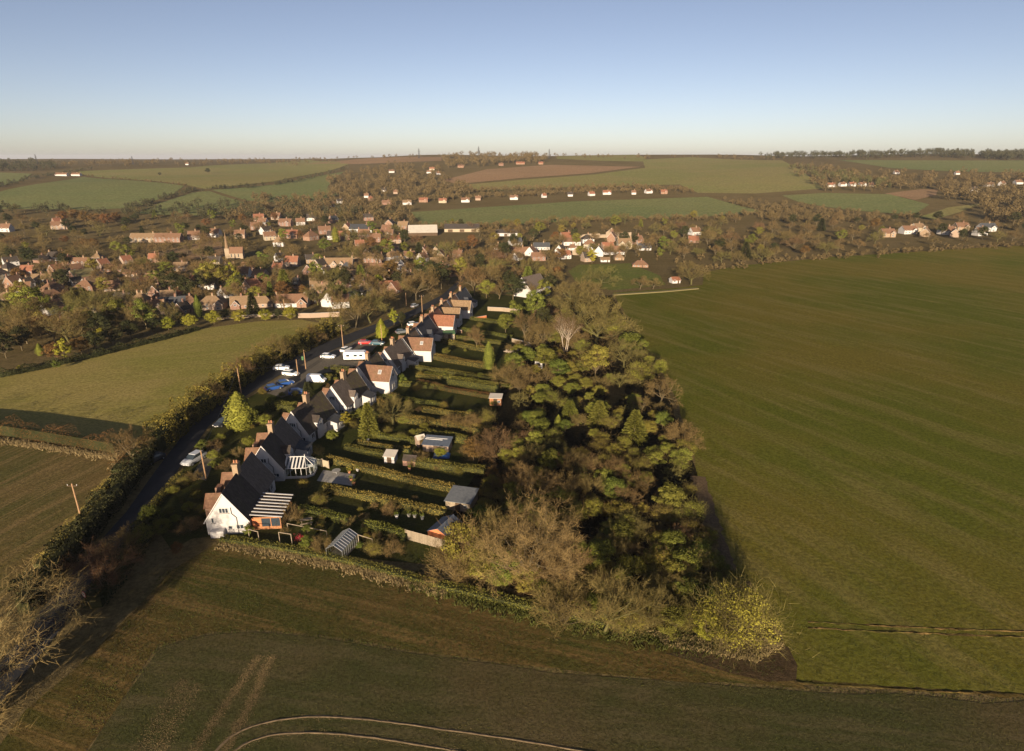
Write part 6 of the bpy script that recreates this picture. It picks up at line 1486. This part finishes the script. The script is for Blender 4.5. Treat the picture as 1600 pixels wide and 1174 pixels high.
# ================================================================== FIELD DETAIL: RUTS, TUFTS
def ridge(name, pts, prof, mat, lift=0.015, seg=0.8, rough=0.02, label=None):
    """A low earth profile swept along a line on the ground. prof: (offset across, height)."""
    P = [np.array(at(*q)[:2]) for q in pts]; Q = []
    for k in range(len(P)-1):                       # Catmull-Rom
        p0, p1, p2, p3 = P[max(k-1, 0)], P[k], P[k+1], P[min(k+2, len(P)-1)]; n = max(2, int(np.hypot(*(p2-p1))/seg))
        for t in np.linspace(0, 1, n, endpoint=False): Q.append(0.5*((2*p1) + (-p0+p2)*t + (2*p0-5*p1+4*p2-p3)*t*t + (-p0+3*p1-3*p2+p3)*t**3))
    Q = np.array(Q + [P[-1]]); T = np.gradient(Q, axis=0); T /= np.linalg.norm(T, axis=1, keepdims=True) + 1e-9; Nn = np.column_stack([-T[:, 1], T[:, 0]])
    m, k = len(Q), len(prof); V = np.empty((m, k, 3))
    for j, (u, hh) in enumerate(prof):
        xy = Q + Nn*(u + rng.normal(size=(m, 1))*rough*2); V[:, j, :2] = xy
        V[:, j, 2] = terrain(xy[:, 0], xy[:, 1]) + lift + np.hypot(xy[:, 0], xy[:, 1])*0.0003 + hh*(1 + rng.normal(size=m)*0.25)
    i, j = np.meshgrid(np.arange(m-1), np.arange(k-1), indexing='ij'); F = np.stack([i*k+j, (i+1)*k+j, (i+1)*k+j+1, i*k+j+1], -1).reshape(-1, 4)
    o = put(name, mesh_from(name, V.reshape(-1, 3), F, [mat], smooth=False)); o['kind'] = 'structure'; return o
plain('earth_pale', (0.22, 0.16, 0.095), 0.95, 0.1, 0.35, 2.5, bmp=0.04); plain('earth_brown', (0.15, 0.10, 0.055), 0.95, 0.1, 0.35, 2.5, bmp=0.04)
RUT = [(-.14, 0), (-.07, .035), (.0, .04), (.05, .005), (.12, .0)]
ridge('wheel_rut_path', [(300,1235),(345,1165),(395,1135),(470,1121),(560,1123),(680,1138),(860,1165),(1100,1210)], RUT, 'earth_pale', rough=.012, seg=.8)
ridge('wheel_rut_path', [(330,1230),(365,1175),(410,1152),(470,1145),(560,1150),(680,1168),(860,1200)], RUT, 'earth_pale', rough=.012, seg=.8)
FLAT = [(-.32, 0), (-.15, .012), (0, .01), (.15, .012), (.32, 0)]
for y0 in (972, 981): ridge('tramline_path', [(1262,y0),(1400,y0+7),(1600,y0+15),(1900,y0+24)], [(-.12,0),(-.06,.016),(0,.016),(.06,0),(.12,0)], 'margin_land', rough=.05)
ridge('furrow_path', [(1245,1066),(1400,1076),(1600,1087),(1950,1104)], [(-.25,0),(-.1,.03),(0,.03),(.1,.0),(.25,0)], 'margin_land', rough=.05)
ridge('wood_edge_path', [(1090,745),(1106,800),(1122,850),(1140,890),(1170,925)], [(-1.2,.0),(-.4,.05),(.4,.05),(1.2,.0)], 'earth_brown', rough=.1)
def tufts(name, pts, h, mat, label, blades=7):
    """Tussocks of grass: flat blades, one mesh for the whole stretch."""
    n = len(pts)*blades; B = np.repeat(np.array(pts), blades, 0) + rng.normal(size=(n, 2))*0.12
    z = terrain(B[:, 0], B[:, 1]); P0 = np.column_stack([B, z - 0.02]); D = rng.normal(size=(n, 3))*0.45; D[:, 2] = 1; D /= np.linalg.norm(D, axis=1, keepdims=True)
    V, F = ribbons(P0, P0 + D*rng.uniform(*h, (n, 1)), rng.uniform(0.06, 0.13, n)); tag(put(name, mesh_from(name, V, F, [mat])), label, 'grass', kind='stuff')
def band(pts, width, n):
    P = [np.array(at(*q)[:2]) for q in pts]; ln = np.array([np.hypot(*(P[k+1]-P[k])) for k in range(len(P)-1)]); out = []
    for k in rng.choice(len(ln), n, p=ln/ln.sum()):
        d = (P[k+1]-P[k])/ln[k]; out.append(P[k] + (P[k+1]-P[k])*rng.uniform() + np.array([-d[1], d[0]])*rng.normal()*width)
    return out
def scatter(poly, n):
    W = np.array(poly_px(poly)); lo, hi = W.min(0), W.max(0); Q = rng.uniform(lo, hi, (n*4, 2)); return Q[in_poly(Q, W)][:n]
tufts('verge_grass', band([(345,850),(430,864),(560,890),(700,928)], .6, 1500), (.2, .45), 'grass_dry', 'tan tussock grass along the end garden hedge')
tufts('bank_grass', band([(640,905),(760,940),(880,968),(1000,992),(1120,1010)], .9, 2400), (.2, .5), 'grass_green', 'bright green grass bank along the wood edge')
tufts('field_edge_grass', band([(205,1090),(228,1050),(252,1012),(330,990),(400,986),(500,996),(640,1020),(800,1041),(1000,1061),(1245,1080),(1600,1093)], .5, 1500), (.04, .12), 'grass_green', 'broken thin weeds along the edge of the front field', blades=5)
tufts('margin_grass', scatter([(345,850),(700,928),(1000,990),(1200,1020),(1230,1055),(1000,1055),(700,1025),(400,984),(250,1010),(150,1150),(90,1120),(250,900)], 6000), (.05, .14), 'grass_green', 'thin green weeds over the brown headland')
tufts('hedge_foot_grass', band([(-60,684),(0,690),(90,703),(183,718)], .5, 1300), (.25, .6), 'grass_dry', 'straw-coloured grass under the russet meadow hedge')
tufts('lane_verge_grass', band([(60,892),(122,824),(182,750),(186,720)], .5, 1300), (.2, .5), 'grass_dry', 'tan grass verge of the stubble field')
tufts('corner_grass', scatter([(1000,985),(1100,1000),(1200,1000),(1225,1010),(1180,1035),(1040,1010)], 900), (.2, .5), 'grass_dry', 'pale grass at the foot of the corner tree')
def offset_px(pts, d):
    P = [np.array(at(*q)[:2]) for q in pts]; out = []
    for k, p in enumerate(P):
        t = P[min(k+1, len(P)-1)] - P[max(k-1, 0)]; t /= np.hypot(*t); out.append(p + np.array([-t[1], t[0]])*d)
    return out
TL = []
for ln in ([(1150,528),(1280,602),(1430,692),(1600,792),(1800,905)], [(1110,470),(1300,520),(1500,585),(1750,668)], [(1085,640),(1140,705),(1195,830),(1238,960)], [(1180,440),(1400,478),(1620,520)], [(1200,700),(1330,790),(1480,900),(1600,985)]):
    for d in (0.0, 1.9):
        P = offset_px(ln, d)
        seg = np.array([np.hypot(*(P[k+1]-P[k])) for k in range(len(P)-1)])
        for k in rng.choice(len(seg), 2600, p=seg/seg.sum()):
            TL.append(P[k] + (P[k+1]-P[k])*rng.uniform() + rng.normal(size=2)*0.10)
tufts('tramline_gravel', np.array(TL), (.03, .08), 'grass_dry', 'pale broken wheel lines drawn across the big field', blades=2)
CLOD = []
for ln in ([(270,1230),(310,1165),(350,1105),(388,1050),(405,1025)], [(330,1215),(366,1145),(395,1095),(412,1050),(425,1025)]): CLOD.append(band(ln, .3, 5200))
for ln in ([(190,1230),(240,1140),(290,1060)], [(220,1230),(262,1150),(305,1070)]): CLOD.append(band(ln, .55, 2600))
for ln in ([(345,1165),(395,1135),(470,1121),(560,1123),(680,1138),(860,1165),(1100,1210)], [(365,1175),(410,1152),(470,1145),(560,1150),(680,1168),(860,1200)]): CLOD.append(band(ln, .16, 1700))
tufts('track_clods_gravel', np.vstack(CLOD), (.03, .09), 'grass_dry', 'pale clods scattered along the wheel tracks of the front field', blades=3)
tufts('crop_grass', scatter([(262,1014),(400,992),(640,1024),(1000,1065),(1600,1098),(1700,1180),(1500,1300),(200,1300),(120,1220)], 9000), (.04, .12), 'grass_green', 'thin young crop over the front field', blades=4)
tufts('field_crop_grass', scatter([(1225,1000),(1250,1060),(1600,1080),(1900,1090),(1750,850),(1250,760),(1110,780),(1140,880)], 9000), (.05, .14), 'grass_green', 'young crop blades on the near part of the big field', blades=4)
# ================================================================== AIR
m = bpy.data.materials.new('haze'); m.use_nodes = True; nt = m.node_tree
nt.nodes.remove(nt.nodes['Principled BSDF']); pv = nt.nodes.new('ShaderNodeVolumePrincipled')
pv.inputs['Color'].default_value = (0.58, 0.62, 0.72, 1); pv.inputs['Density'].default_value = 0.00007; pv.inputs['Anisotropy'].default_value = 0.0
nt.links.new(pv.outputs[0], nt.nodes['Material Output'].inputs['Volume']); MATS['haze'] = m
hz = MB().box(-27000, 27000, -27000, 27000, -60, 90).build('haze', 'haze'); hz['kind'] = 'stuff'
